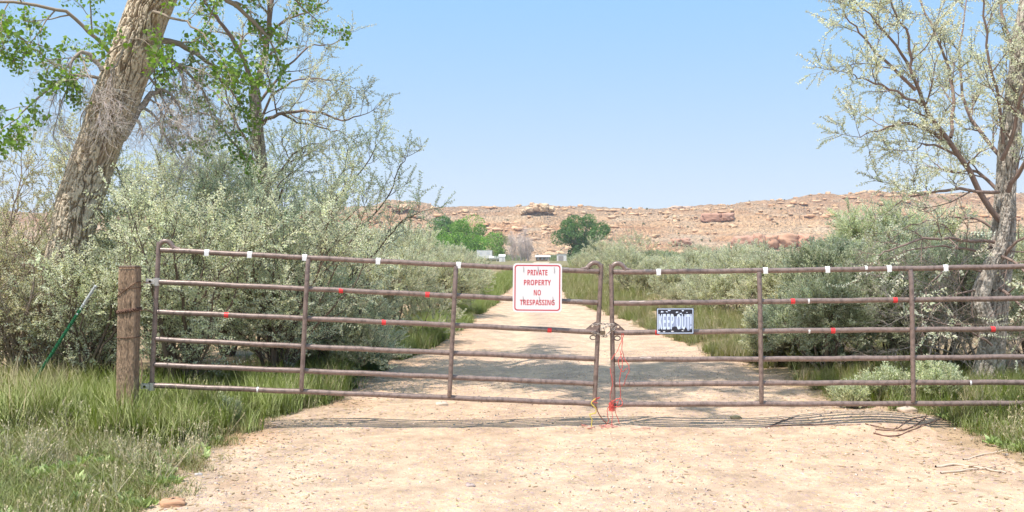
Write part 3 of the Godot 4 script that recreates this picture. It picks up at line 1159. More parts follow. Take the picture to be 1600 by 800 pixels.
func build_small_hardware() -> void:
	var o := at(943, 515, 8.46)
	var t := thing("chain", "slack steel chain looped round both gates where they meet", "chain", o)
	var lm := link_mesh().mesh()
	var a := at(927, 508, 8.45) - o
	var c := at(960, 507, 8.45) - o
	chain_along(t, [a, Vector3(-0.03, 0.052, 0.0), Vector3(0.03, 0.05, 0.0), c], lm)
	chain_along(t, [at(927, 520, 8.45) - o, Vector3(-0.045, -0.04, 0.0), Vector3(0.01, -0.062, 0.01), Vector3(0.06, -0.02, 0), at(962, 512, 8.45) - o], lm)
	chain_along(t, [Vector3(0.01, 0.02, 0.02), Vector3(0.05, 0.04, 0.02), Vector3(0.09, 0.0, 0.02)], lm)
	var p := thing("padlock", "small dark padlock hanging in the chain between the gates", "padlock", o + Vector3(-0.01, -0.045, 0.03))
	var b := Buf.new()
	plate(b, rounded(0.045, 0.036, 0.006), -0.011, 0.011, Color(0.20, 0.16, 0.11))
	obj("lock_body", b, M.steel, p).position = Vector3(0, 0.018, 0)
	var sh := Buf.new()
	sh.tube(arc_pts([Vector3(-0.014, 0.03, 0), Vector3(-0.014, 0.055, 0), Vector3(0, 0.068, 0), Vector3(0.014, 0.055, 0), Vector3(0.014, 0.03, 0)]), 0.0035, 0.0035, 7, Color(0.5, 0.48, 0.45))
	obj("shackle", sh, M.steel, p)
	# twine
	var tw := thing("red_twine", "red baling twine knotted to the right gate and trailing to the ground", "twine", Vector3(0.95, 0, -8.4))
	var foot := Vector3(0.95, 0, -8.4)
	var red := Color(0.62, 0.10, 0.085)
	var runs := [
		[[972, 521], [970, 535], [962, 552], [955, 562]],
		[[974, 521], [972, 545], [976, 560], [983, 575], [978, 592], [974, 602]],
		[[972, 552], [966, 566], [972, 580], [980, 575]],
		[[969, 548], [972, 570], [968, 592], [970, 618], [962, 640], [968, 662]],
		[[953, 575], [957, 598], [953, 620], [957, 640], [955, 665]],
		[[957, 625], [949, 642], [950, 660], [938, 668]],
		[[955, 628], [968, 622], [972, 632], [960, 636], [952, 630], [966, 628]],
		[[930, 622], [938, 621], [926, 627], [934, 630]],
	]
	for r in runs:
		var pts := []
		for q in r:
			pts.append(at(q[0], q[1], 8.42 + rng.randf_range(-0.03, 0.03)) - foot)
		b = Buf.new()
		b.tube(smooth_line(pts, 5, 0.004), 0.0036, 0.003, 5, rc(red, 0.15))
		obj("strand", b, M.twine, tw)
	b = Buf.new()
	for k in 3:
		var turns := PackedVector3Array()
		for j in 40:
			var ang := j * 0.8
			turns.append(at(956, 634 + k * 4 - j * 0.12, 8.5) - foot + Vector3(cos(ang) * 0.027, 0, sin(ang) * 0.027))
		b.tube(turns, 0.0025, 0.0025, 5, rc(red, 0.15))
	obj("knot", b, M.twine, tw)
	var pile := Buf.new()
	for k in 5:
		var pts := []
		var c0 := Vector3(rng.randf_range(-0.08, 0.2), 0, rng.randf_range(-0.04, 0.08))
		for j in 5:
			c0 += Vector3(rng.randf_range(-0.10, 0.10), 0, rng.randf_range(-0.05, 0.05))
			pts.append(Vector3(c0.x - 0.1, gh(foot.x + c0.x - 0.1, foot.z + c0.z) + 0.02 + 0.012 * rng.randf(), c0.z))
		pile.tube(smooth_line(pts, 4, 0.003), 0.0032, 0.003, 5, rc(red.lerp(Color(0.55, 0.30, 0.25), rng.randf()), 0.15))
	obj("loose_coil", pile, M.twine, tw)
	var yl := Buf.new()
	var y0 := at(926, 668, 8.42)
	var yp := []
	for q in [[931, 622], [924, 630], [930, 637], [931, 645], [922, 648], [925, 656], [924, 667]]:
		yp.append(at(q[0], q[1], 8.44) - y0)
	yl.tube(smooth_line(yp, 5, 0.002), 0.0055, 0.005, 6, Color(0.62, 0.5, 0.10))
	var yo := obj("yellow_cord", yl, M.twine)
	yo.position = y0
	tag(yo, "yellow cord tied round the foot of the left gate's latch post", "cord")
	var rl := Buf.new()
	var rp := []
	for q in [[931, 634], [935, 645], [941, 655], [946, 660], [958, 664]]:
		rp.append(at(q[0], q[1], 8.43) - y0)
	rl.tube(smooth_line(rp, 4, 0.002), 0.005, 0.004, 6, Color(0.20, 0.07, 0.05))
	var ro := obj("brown_cord", rl, M.twine)
	ro.position = y0
	tag(ro, "thin dark brown cord drooping from the left gate's latch post to the ground", "cord")


func build_post() -> void:
	var foot := at(198, 640, 8.2)
	foot.y = gh(foot.x, foot.z) - 0.05
	var top := at(203, 415, 8.2)
	var t := thing("wooden_post", "weathered brown square timber post wrapped with rusty wire and chain", "post", foot)
	var b := Buf.new()
	var rows := 120
	var cols := 65
	var tall := top.y - foot.y
	var w := 0.083
	for r in rows:
		var y := tall * r / (rows - 1)
		for s in cols:
			var a := TAU * s / (cols - 1)
			var d := Vector2(cos(a), sin(a))
			var q := d / pow(pow(absf(d.x), 7.0) + pow(absf(d.y), 7.0), 1.0 / 7.0)
			var p := Vector3(q.x * w, y, q.y * w * 0.8)
			var crack := maxf(0.0, n_bark.get_noise_3d(p.x * 90.0, y * 3.5, p.z * 90.0) - 0.18)
			var k := 1.0 + 0.05 * n_bark.get_noise_3d(p.x * 14.0, y * 3.0, p.z * 14.0) - 0.32 * crack
			k *= 1.0 - 0.12 * smoothstep(0.97, 1.0, float(r) / (rows - 1))
			var lean := (top - foot) * (y / tall)
			var tone := 1.0 + 0.35 * n_bark.get_noise_3d(p.x * 30.0, y * 2.0, p.z * 30.0) - 0.9 * crack
			b.vert(Vector3(p.x * k + lean.x, y, p.z * k + lean.z), Vector3(d.x, 0, d.y), Color(0.46, 0.31, 0.205) * tone)
	b.grid(rows, cols)
	obj("timber", b, M.tie_wood, t)
	var cap := Buf.new()
	var poly := PackedVector2Array()
	for s in 24:
		var a := TAU * s / 24.0
		var d := Vector2(cos(a), sin(a))
		poly.append(d / pow(pow(absf(d.x), 7.0) + pow(absf(d.y), 7.0), 1.0 / 7.0) * Vector2(w, w * 0.8) * 0.92)
	plate(cap, poly, -0.01, 0.0, Color(0.55, 0.43, 0.33))
	var co := obj("end_grain", cap, M.tie_wood, t)
	co.rotation.x = -PI / 2
	co.position = Vector3((top - foot).x, tall + 0.001, (top - foot).z)
	for q in [[1.0, 418, 418, 0.004], [1.1, 464, 441, 0.004], [1.0, 529, 528, 0.0045], [1.0, 453, 450, 0.003]]:
		var y0 := at(198, q[1], 8.08).y - foot.y
		var y1 := at(198, q[2], 8.08).y - foot.y
		wind_round(t, "wire_wrap", y0, y1, q[3], tall, top - foot, 0.0, Color(0.14, 0.075, 0.045))
	wind_round(t, "chain_wrap", at(198, 489, 8.08).y - foot.y, at(198, 484, 8.08).y - foot.y, 0.0085, tall, top - foot, 0.012, Color(0.13, 0.07, 0.045))
	# wires running on to the gate
	for q in [[[218, 443, 8.09], [228, 441, 8.2], [237, 441, 8.27]], [[218, 486, 8.09], [229, 484, 8.2], [240, 489, 8.26]], [[219, 600, 8.1], [222, 585, 8.15], [221, 560, 8.18]]]:
		var wire := Buf.new()
		var pts := []
		for k in q:
			pts.append(at(k[0], k[1], k[2]) - foot)
		wire.tube(smooth_line(pts, 4, 0.002), 0.004, 0.004, 5, Color(0.2, 0.12, 0.08))
		obj("tie_wire", wire, M.twine, t)


func wind_round(t: Node3D, called: String, y0: float, y1: float, r: float, tall: float, lean: Vector3, bump: float, col: Color) -> void:
	var b := Buf.new()
	for strand in (2 if bump > 0.0 else 1):
		var line := PackedVector3Array()
		for k in 61:
			var a := TAU * k / 60.0 + PI / 2
			var d := Vector2(cos(a), sin(a))
			var q := d / pow(pow(absf(d.x), 6.0) + pow(absf(d.y), 6.0), 1.0 / 6.0) * Vector2(0.0865, 0.07) * (1.0 + 0.03 * sin(k * 1.3))
			var front := 0.5 + 0.5 * q.x / 0.088
			var y := lerpf(y0, y1, front) + bump * sin(k * 1.9 + strand * PI)
			line.append(Vector3(q.x + lean.x * y / tall, y, q.y + lean.z * y / tall + bump * 0.5 * cos(k * 1.9 + strand * PI)))
		b.tube(line, r, r, 6, col)
	obj(called, b, M.twine, t)


func build_steel_post() -> void:
	var a := at(22, 652, 8.9)
	a.y = gh(a.x, a.z) - 0.02
	var c := at(150, 446, 8.62)
	var t := thing("steel_fence_post", "green steel fence post with white tip leaning on the shrub left of the wooden post", "fence post", a)
	var dir := (c - a).normalized()
	var x := dir.cross(Vector3(0.3, 0, 1)).normalized()
	t.basis = Basis(x, dir, x.cross(dir))
	var l := a.distance_to(c)
	for q in [["shaft", 0.05, l * 0.83, Color(0.06, 0.29, 0.14)], ["white_tip", l * 0.83, l, Color(0.74, 0.74, 0.74)], ["rusty_foot", -0.02, 0.05, Color(0.28, 0.09, 0.05)]]:
		var b := Buf.new()
		var h: float = q[2] - q[1]
		b.box(Vector3(0, q[1] + h / 2, 0), Vector3(0.028, h, 0.005), q[3])
		b.box(Vector3(0, q[1] + h / 2, 0.0145), Vector3(0.005, h, 0.024), q[3])
		obj(q[0], b, M.plain, t)
	for k in 22:
		var b := Buf.new()
		b.box(Vector3(0, 0.12 + k * 0.058, 0.0295), Vector3(0.016, 0.014, 0.008), Color(0.03, 0.13, 0.06) if k < 19 else Color(0.7, 0.7, 0.7))
		obj("stud", b, M.plain, t)


# ---------------------------------------------------------------- the two big trees and the tall ones

var olive := []
var olive_small := []
var sage := []
var cotton := []
var dead := []

func build_sprays() -> void:
	var twig := Color(0.15, 0.105, 0.085)
	for k in 3:
		olive.append(olive_spray(8, Color(0.82, 0.81, 0.68), twig).mesh())
		sage.append(sage_spray(Color(0.70, 0.675, 0.53), Color(0.24, 0.19, 0.15)).mesh())
		cotton.append(cotton_spray(Color(0.27, 0.39, 0.085), Color(0.36, 0.29, 0.2)).mesh())
		dead.append(dead_spray(Color(0.62, 0.55, 0.49)).mesh())


func px_limb(b: Buf, tips: Array, foot: Vector3, run: Array, d0: float, d1: float, r0: float, r1: float, o: Dictionary) -> void:
	var pts := []
	for k in run.size():
		pts.append(at(run[k][0], run[k][1], lerpf(d0, d1, float(k) / (run.size() - 1))) - foot)
	limb(b, tips, pts, r0, r1, o)


func build_cottonwood() -> void:
	var foot := at(82, 606, 10.5)
	foot.y = gh(foot.x, foot.z)
	var t := thing("cottonwood_tree", "big leaning cottonwood with deeply furrowed tan bark and bright green leaves", "tree", foot)
	var pts := []
	for q in [[78, 625], [92, 500], [108, 400], [127, 310], [163, 205], [203, 100], [238, 0], [275, -100], [330, -220], [400, -340]]:
		pts.append(at(q[0], q[1], 10.5) - foot)
	var base := Color(0.70, 0.585, 0.44)
	var dark := Color(0.36, 0.26, 0.18)
	obj("trunk", bark_trunk(pts, [0.32, 0.265, 0.245, 0.235, 0.24, 0.25, 0.25, 0.24, 0.22, 0.19], 260, 620, 0.036, 71, base, dark, 15.0), M.bark, t)
	var b := Buf.new()
	var tips := []
	var dtips := []
	var o := {"dens": 3.4, "len": 0.9, "up": -0.05, "bend": -0.10, "k": 4, "gap": 0.15, "col": Color(0.33, 0.27, 0.21), "size": 1.0, "twist": 0.28}
	# limbs in the frame: one leaving the trunk to the upper left, one to the right, twigs hanging from both
	px_limb(b, tips, foot, [[185, 95], [150, 60], [105, 20], [40, 8], [-40, 0]], 10.4, 9.6, 0.024, 0.014, o)
	px_limb(b, tips, foot, [[170, 130], [120, 118], [60, 150], [20, 190]], 10.4, 10.0, 0.022, 0.006, o)
	px_limb(b, tips, foot, [[-120, -60], [-40, 20], [20, 50], [70, 90]], 9.6, 9.9, 0.03, 0.008, o)
	px_limb(b, tips, foot, [[215, 70], [265, 62], [320, 95], [360, 140]], 10.6, 11.0, 0.05, 0.012, o)
	px_limb(b, tips, foot, [[250, -30], [310, -30], [370, 10], [420, 60]], 10.5, 11.2, 0.06, 0.012, o)
	px_limb(b, tips, foot, [[262, -60], [340, -90], [430, -50], [470, 10]], 10.6, 11.8, 0.05, 0.01, o)
	px_limb(b, tips, foot, [[235, 20], [265, 25], [300, 40], [330, 70]], 10.3, 10.1, 0.02, 0.006, o)
	px_limb(b, tips, foot, [[330, 95], [352, 140], [366, 190]], 11.0, 11.2, 0.014, 0.004, o)
	px_limb(b, tips, foot, [[270, 80], [272, 115], [278, 150]], 10.7, 10.8, 0.012, 0.004, o)
	# a dead limb and the grey twigs that hang from it
	var od := {"dens": 7.0, "len": 0.8, "up": -0.5, "bend": -0.22, "k": 3, "gap": 0.24, "col": Color(0.36, 0.31, 0.28), "size": 1.0, "twist": 0.3}
	px_limb(b, dtips, foot, [[205, 150], [250, 95], [290, 110], [320, 150]], 10.45, 10.9, 0.035, 0.01, od)
	px_limb(b, dtips, foot, [[160, 110], [130, 80], [110, 100], [100, 150]], 10.3, 10.0, 0.03, 0.008, od)
	px_limb(b, dtips, foot, [[182, 225], [205, 195], [232, 150], [255, 140]], 10.5, 10.6, 0.06, 0.02, od)
	px_limb(b, dtips, foot, [[205, 60], [180, 100], [168, 130]], 10.15, 9.9, 0.01, 0.004, od)
	px_limb(b, dtips, foot, [[250, 80], [285, 120], [300, 180]], 10.5, 10.6, 0.014, 0.004, od)
	px_limb(b, tips, foot, [[150, 95], [190, 70], [215, 60]], 10.1, 10.0, 0.01, 0.004, o)
	# the crown above: limbs reaching over the drive
	var oc := {"dens": 1.4, "len": 1.7, "up": 0.1, "bend": 0.0, "k": 6, "gap": 0.13, "col": Color(0.33, 0.27, 0.21), "size": 1.35, "twist": 0.25}
	var top: Vector3 = pts[8]
	for q in [[-1.0, 7.2, -7.6], [0.2, 8.2, -9.2], [-0.4, 7.6, -11.0], [-2.2, 8.0, -8.0], [-1.6, 9.0, -10.0], [-2.6, 8.6, -12.4], [-3.6, 9.2, -9.0], [1.2, 7.6, -10.6], [0.9, 8.9, -8.4], [-5.6, 8.4, -10.8], [0.4, 7.2, -9.8], [-1.2, 8.4, -8.6], [-2.6, 7.6, -10.4], [0.2, 8.6, -10.2], [-0.6, 9.4, -7.6]]:
		var e := Vector3(q[0], q[1], q[2]) - foot
		var s: Vector3 = pts[7 + rng.randi_range(0, 2)]
		limb(b, tips, [s, s.lerp(e, 0.35) + Vector3.UP * 0.5, s.lerp(e, 0.7) + rdir() * 0.3 + Vector3.UP * 0.3, e], 0.09, 0.02, oc)
	obj("branches", b, M.wood, t).set_meta("kind", "stuff")
	hang_foliage(t, "crown", tips, cotton, M.leaf_green, Color(1.0, 1.0, 1.0), 0.2, 0.2)
	hang_foliage(t, "dead_twigs", dtips, dead, M.wood, Color(1, 1, 1), 0.2, 0.1)


func build_left_olive() -> void:
	var foot := at(428, 600, 13.0)
	foot.y = gh(foot.x, foot.z)
	var t := thing("olive_tree", "slender silver-leaved tree with a forked pale trunk behind the left shrubs", "tree", foot)
	var pts := []
	for q in [[430, 615], [428, 480], [424, 370], [408, 245], [398, 140]]:
		pts.append(at(q[0], q[1], 13.0) - foot)
	obj("trunk", bark_trunk(pts, [0.15, 0.12, 0.105, 0.095, 0.08, 0.07], 60, 200, 0.012, 81, Color(0.48, 0.40, 0.33), Color(0.26, 0.2, 0.16), 30.0), M.bark, t)
	var b := Buf.new()
	var tips := []
	var o := {"dens": 4.2, "len": 0.75, "up": 0.25, "bend": 0.05, "k": 4, "gap": 0.12, "col": Color(0.24, 0.18, 0.15), "size": 1.0}
	for q in [
		[[[398, 142], [415, 75], [424, 20], [428, -40], [440, -120]], 13.0, 13.2, 0.055, 0.015], [[[397, 138], [375, 80], [350, 40], [325, 10], [300, -50]], 13.0, 12.6, 0.04, 0.012],
		[[[408, 195], [435, 178], [490, 175], [535, 187], [565, 180]], 13.0, 12.5, 0.03, 0.006], [[[435, 178], [465, 190], [510, 202], [535, 208]], 12.9, 12.9, 0.018, 0.005],
		[[[420, 60], [440, 35], [480, 20], [515, -2]], 13.1, 13.5, 0.024, 0.006], [[[405, 160], [440, 115], [480, 75], [515, 70]], 13.0, 13.5, 0.022, 0.006],
		[[[405, 210], [425, 150], [470, 125], [520, 125]], 13.0, 12.6, 0.022, 0.006], [[[412, 270], [375, 200], [350, 160], [330, 140]], 13.0, 13.4, 0.025, 0.006],
		[[[415, 300], [450, 250], [480, 225], [500, 225]], 13.0, 13.2, 0.02, 0.005], [[[410, 250], [380, 240], [340, 190], [300, 170]], 13.0, 12.4, 0.022, 0.006],
		[[[425, -20], [470, -60], [520, -70]], 13.2, 13.4, 0.03, 0.008], [[[420, 330], [390, 290], [350, 270], [310, 280]], 13.0, 12.6, 0.02, 0.006]]:
		px_limb(b, tips, foot, q[0], q[1], q[2], q[3], q[4], o)
	obj("branches", b, M.wood, t).set_meta("kind", "stuff")
	hang_foliage(t, "crown", tips, olive, M.leaf_silver, Color(1, 1, 1), 0.12, 0.2)


func build_right_olive() -> void:
	var foot := at(1537, 612, 10.5)
	foot.y = gh(foot.x, foot.z)
	var t := thing("olive_tree", "tall pale-leaved tree with a thick forked trunk behind the right gate", "tree", foot)
	var base := Color(0.53, 0.475, 0.41)
	var dark := Color(0.26, 0.215, 0.18)
	var pts := []
	for q in [[1535, 625], [1547, 560], [1553, 500], [1560, 430], [1570, 330], [1578, 210], [1592, 100], [1606, 0], [1620, -120]]:
		pts.append(at(q[0], q[1], 10.5) - foot)
	obj("trunk", bark_trunk(pts, [0.22, 0.165, 0.145, 0.125, 0.12, 0.11, 0.095, 0.085, 0.07], 110, 360, 0.02, 91, base, dark, 22.0), M.bark, t)
	var second := []
	for q in [[1552, 515], [1532, 470], [1546, 420], [1562, 388], [1570, 350], [1574, 310]]:
		second.append(at(q[0], q[1], 10.25) - foot)
	obj("trunk_fork", bark_trunk(second, [0.09, 0.095, 0.085, 0.08, 0.07, 0.06], 60, 160, 0.015, 92, base, dark, 26.0), M.bark, t)
	var b := Buf.new()
	var tips := []
	var o := {"dens": 5.0, "len": 0.62, "up": 0.25, "bend": 0.04, "k": 4, "gap": 0.08, "col": Color(0.25, 0.18, 0.15), "size": 1.0}
	for q in [
		[[[1562, 345], [1495, 240], [1450, 175], [1425, 115], [1390, 55], [1350, 15]], 10.4, 9.8, 0.034, 0.007],
		[[[1430, 140], [1380, 92], [1345, 50], [1320, 22]], 9.9, 9.6, 0.02, 0.005], [[[1485, 225], [1420, 190], [1375, 204], [1340, 214]], 10.3, 10.3, 0.02, 0.004],
		[[[1485, 215], [1490, 140], [1470, 75], [1440, 0], [1420, -60]], 10.3, 10.9, 0.022, 0.007], [[[1567, 225], [1555, 140], [1540, 50], [1535, -30]], 10.4, 10.0, 0.022, 0.007],
		[[[1560, 300], [1480, 296], [1425, 308], [1392, 328]], 10.4, 9.9, 0.022, 0.004], [[[1500, 245], [1450, 225], [1425, 235]], 10.3, 10.0, 0.016, 0.004],
		[[[1575, 260], [1520, 190], [1500, 100], [1510, 0]], 10.5, 11.4, 0.026, 0.007], [[[1425, 115], [1420, 60], [1395, 10], [1385, -40]], 9.9, 9.7, 0.018, 0.005],
		[[[1580, 200], [1640, 120], [1660, 20]], 10.5, 10.2, 0.04, 0.01], [[[1590, 110], [1570, 40], [1560, -30]], 10.5, 10.9, 0.03, 0.008],
		[[[1440, 165], [1390, 137], [1350, 124], [1325, 114]], 9.9, 9.5, 0.015, 0.004], [[[1572, 320], [1530, 270], [1490, 270], [1460, 255]], 10.6, 11.3, 0.025, 0.006],
		[[[1575, 300], [1610, 240], [1640, 220]], 10.3, 9.6, 0.03, 0.008], [[[1565, 250], [1590, 180], [1600, 130], [1620, 80]], 10.2, 9.6, 0.025, 0.006]]:
		px_limb(b, tips, foot, q[0], q[1], q[2], q[3], q[4], o)
	var tf := on_ground(1500, 11.0)
	var tt := thing("dead_brush", "tangle of bare grey twigs left of the right-hand tree's trunk", "dead brush", tf)
	var tb := Buf.new()
	var ttips := []
	var dry := {"dens": 5.0, "len": 0.5, "up": 0.0, "bend": -0.03, "k": 4, "gap": 0.3, "col": Color(0.42, 0.36, 0.31), "size": 0.8, "twist": 0.3}
	for q in [[[1530, 600], [1490, 520], [1440, 490], [1400, 500]], [[1535, 580], [1480, 470], [1430, 440], [1390, 430]], [[1530, 600], [1500, 560], [1450, 540], [1410, 545]], [[1540, 560], [1510, 470], [1470, 420], [1440, 400]], [[1530, 610], [1500, 590], [1470, 590], [1440, 600]],
		[[1560, 600], [1590, 540], [1620, 520]], [[1560, 600], [1580, 560], [1600, 500]], [[1560, 610], [1600, 580], [1640, 570]], [[1470, 600], [1500, 520], [1490, 450], [1510, 400]], [[1440, 600], [1460, 530], [1500, 480], [1530, 470]]]:
		px_limb(tb, ttips, tf, q, 10.8, 10.8 + rng.randf_range(-0.5, 0.5), 0.014, 0.004, dry)
	obj("stems", tb, M.wood, tt).set_meta("kind", "stuff")
	hang_foliage(tt, "twigs", ttips, dead, M.wood, Color(0.8, 0.78, 0.76), 0.2, 0.1)
	# low, nearly leafless boughs arching over the gate
	var bare := o.duplicate()
	bare.gap = 0.5
	bare.dens = 6.0
	bare.up = 0.0
	bare.bend = -0.06
	bare.len = 0.55
	for q in [
		[[[1560, 380], [1500, 375], [1440, 372], [1390, 392], [1370, 400]], 10.3, 9.4, 0.022, 0.004], [[[1565, 385], [1520, 392], [1460, 384], [1405, 398]], 10.4, 9.8, 0.018, 0.004],
		[[[1555, 430], [1500, 415], [1455, 440], [1440, 480]], 10.3, 9.9, 0.016, 0.004], [[[1550, 480], [1520, 455], [1470, 470], [1450, 500]], 10.4, 9.9, 0.014, 0.004],
		[[[1560, 360], [1510, 340], [1450, 345], [1400, 360]], 10.6, 11.2, 0.018, 0.004], [[[1560, 450], [1600, 480], [1620, 540]], 10.3, 9.8, 0.02, 0.005],
		[[[1565, 400], [1600, 420], [1630, 470]], 10.2, 9.6, 0.018, 0.005], [[[1550, 540], [1500, 510], [1450, 500]], 10.2, 9.8, 0.014, 0.004], [[[1560, 410], [1600, 370], [1640, 350]], 10.3, 9.8, 0.02, 0.006]]:
		px_limb(b, tips, foot, q[0], q[1], q[2], q[3], q[4], bare)
	obj("branches", b, M.wood, t).set_meta("kind", "stuff")
	hang_foliage(t, "crown", tips, olive, M.leaf_silver, Color(1.05, 1.06, 1.07), 0.12, 0.2)


# ---------------------------------------------------------------- shrubs

func on_ground(px: float, d: float) -> Vector3:
	var x := (px - 800.0) / FOCAL * d
	return Vector3(x, gh(x, -d), -d)


func build_shrubs() -> void:
	var stem := Color(0.16, 0.115, 0.09)
	var oo := {"dens": 5.5, "len": 0.6, "up": 0.25, "bend": 0.06, "k": 4, "gap": 0.10, "col": stem, "size": 1.0, "sprays": olive, "tint": Color(1.0, 1.03, 1.0), "t0": 0.12, "wide": 0.5}
	var thin := oo.duplicate()
	thin.merge({"gap": 0.38, "dens": 10.0, "tint": Color(0.82, 0.78, 0.64), "col": Color(0.32, 0.25, 0.2)}, true)
	var airy := oo.duplicate()
	airy.merge({"gap": 0.15, "k": 5, "len": 0.7, "dens": 6.0}, true)
	# left, in front of the cottonwood and behind the post
	open_shrub("olive_shrub", "bushy silver-leaved shrub filling the space right behind the wooden post", "shrub", on_ground(285, 9.9), 1.8, Vector3(0.05, 0, 0), oo, 16)
	open_shrub("olive_shrub", "silver-leaved shrub behind the left gate under its first brace", "shrub", on_ground(430, 10.8), 2.05, Vector3(0.1, 0, 0), oo, 16)
	var cf := on_ground(470, 12.4)
	var ct := thing("olive_shrub", "arching shrub whose long shoots reach up against the sky beyond the left gate", "shrub", cf)
	var cb := Buf.new()
	var ctips := []
	var shoot := oo.duplicate()
	shoot.merge({"dens": 5.0, "len": 0.5, "k": 3, "gap": 0.11, "up": 0.35}, true)
	for q in [[[470, 590], [500, 450], [530, 395], [575, 345], [610, 300], [622, 262], [640, 243]], [[470, 590], [470, 420], [490, 340], [550, 288], [580, 240], [590, 212]], [[468, 590], [440, 430], [470, 350], [520, 300], [540, 255]], [[470, 590], [520, 470], [580, 400], [625, 350], [660, 330]],
		[[470, 590], [500, 480], [545, 430], [600, 385]], [[468, 590], [430, 460], [410, 380], [430, 300], [470, 260]], [[465, 590], [450, 470], [440, 400], [400, 330]], [[470, 590], [490, 500], [500, 440], [520, 380], [560, 320]], [[470, 590], [480, 490], [530, 460], [590, 440]], [[468, 590], [455, 500], [480, 430], [500, 370]]]:
		px_limb(cb, ctips, cf, q, 12.4, 12.4 + rng.randf_range(-1.0, 0.8), 0.02, 0.004, shoot)
	obj("stems", cb, M.wood, ct).set_meta("kind", "stuff")
	hang_foliage(ct, "foliage", ctips, olive, M.leaf_silver, shoot.tint, 0.14, 0.25)
	open_shrub("olive_shrub", "silver shrub growing at the foot of the leaning cottonwood trunk", "shrub", on_ground(140, 10.1), 1.25, Vector3(0.05, 0, 0), oo, 16)
	open_shrub("twiggy_shrub", "brownish half-bare shrub behind the leaning steel post", "shrub", on_ground(30, 10.2), 1.5, Vector3(-0.05, 0, 0), thin, 17)
	open_shrub("twiggy_shrub", "tall thin-leaved shrub standing against the sky left of the cottonwood", "shrub", on_ground(-20, 11.4), 3.0, Vector3(0.05, 0, 0), thin, 13)
	open_shrub("olive_shrub", "tall silver shrub between the cottonwood and the slender forked tree", "shrub", on_ground(250, 11.8), 2.7, Vector3(0.05, 0, 0), airy, 16)
	open_shrub("olive_shrub", "high silver thicket behind the top rail of the left gate", "shrub", on_ground(355, 13.4), 2.9, Vector3(0.05, 0, 0), airy, 17)
	var sg := {"lobes": 15, "n": 1900, "size": 1.05, "sprays": sage, "tint": Color(1.0, 1.03, 0.99), "col": Color(0.2, 0.155, 0.12)}
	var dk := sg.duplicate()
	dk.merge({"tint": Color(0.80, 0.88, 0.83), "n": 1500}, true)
	lobed("sagebrush", "grey-green sagebrush low behind the left gate's middle rails", "shrub", on_ground(520, 12.4), 1.25, 2.1, sg)
	lobed("sagebrush", "rounded sagebrush at the drive's left edge past the second gate brace", "shrub", on_ground(600, 16.4), 1.7, 2.4, sg)
	lobed("sagebrush", "tall pale sagebrush rising over the left gate's top rail", "shrub", on_ground(560, 20.0), 2.5, 3.4, sg)
	lobed("sagebrush", "dark-based sagebrush where the left verge turns green", "shrub", on_ground(690, 24.0), 1.7, 2.6, sg)
	lobed("sagebrush", "broad sagebrush behind the first red band of the second rail", "shrub", on_ground(505, 16.5), 2.0, 3.0, sg)
	var far_o := oo.duplicate()
	far_o.merge({"size": 1.8, "len": 1.0, "gap": 0.16}, true)
	# right of the drive
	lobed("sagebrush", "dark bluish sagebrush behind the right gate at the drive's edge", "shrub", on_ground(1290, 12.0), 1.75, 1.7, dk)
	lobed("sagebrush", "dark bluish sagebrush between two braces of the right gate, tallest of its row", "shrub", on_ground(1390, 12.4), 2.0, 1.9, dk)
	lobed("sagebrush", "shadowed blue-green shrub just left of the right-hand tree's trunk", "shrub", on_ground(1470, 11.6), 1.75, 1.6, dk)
	lobed("sagebrush", "grey-green shrub half hidden behind the right-hand tree's trunk", "shrub", on_ground(1610, 12.2), 1.9, 2.4, sg)
	lobed("sagebrush", "small grey-green bush under the right gate beside the dark sagebrush", "shrub", on_ground(1235, 13.2), 0.75, 1.0, sg)
	var tall := oo.duplicate()
	tall.merge({"sprays": sage, "tint": Color(1.0, 1.1, 0.98), "gap": 0.11, "size": 1.2, "len": 0.6, "wide": 0.36}, true)
	open_shrub("tall_shrub", "tall pale green-grey shrub in front of the hillside ledges", "shrub", on_ground(1360, 17.0), 1.85, Vector3(0, 0, 0), tall, 22)
	open_shrub("tall_shrub", "tall grey shrub under the low boughs of the right-hand tree", "shrub", on_ground(1430, 18.0), 1.8, Vector3(0.05, 0, 0), tall, 20)
	var lobes_far := sg.duplicate()
	lobes_far.merge({"n": 1500, "size": 1.35, "lobes": 13}, true)
	lobed("sagebrush", "wide sagebrush beyond the right gate's first brace", "shrub", on_ground(1235, 20.0), 1.5, 2.8, lobes_far)
	lobed("sagebrush", "pale sagebrush in the middle of the scrub over the keep out sign", "shrub", on_ground(1070, 27.0), 1.6, 3.0, lobes_far)
	lobed("sagebrush", "sagebrush with bare grey twigs left of the right gate's first brace", "shrub", on_ground(1150, 24.0), 1.7, 3.0, lobes_far)
	lobed("sagebrush", "big round pale shrub above the gap between the two gates", "shrub", on_ground(965, 66.0), 3.4, 5.4, lobes_far)
	lobed("sagebrush", "round grey bush standing alone in front of the hill's foot", "shrub", on_ground(1078, 92.0), 3.0, 6.0, lobes_far)
	open_shrub("olive_shrub", "tall pale shrub left of the drive, in front of the bright green tree", "shrub", on_ground(640, 44.0), 2.0, Vector3.ZERO, far_o, 20)
	open_shrub("olive_shrub", "pale spreading shrub left of the drive behind the long arching shoots", "shrub", on_ground(600, 32.0), 1.5, Vector3.ZERO, far_o, 20)
	# low sage clumps along the foot of the right gate
	var low := sg.duplicate()
	low.merge({"lobes": 6, "n": 190, "size": 0.75, "tint": Color(1.05, 1.14, 1.0), "lift": 1.2}, true)
	var c1 := lobed("sage_clump", "small pale sage clump under the right gate's second brace, leftmost of three", "sage clump", on_ground(1328, 9.6), 0.24, 0.34, low, "low sage clumps along the right gate")
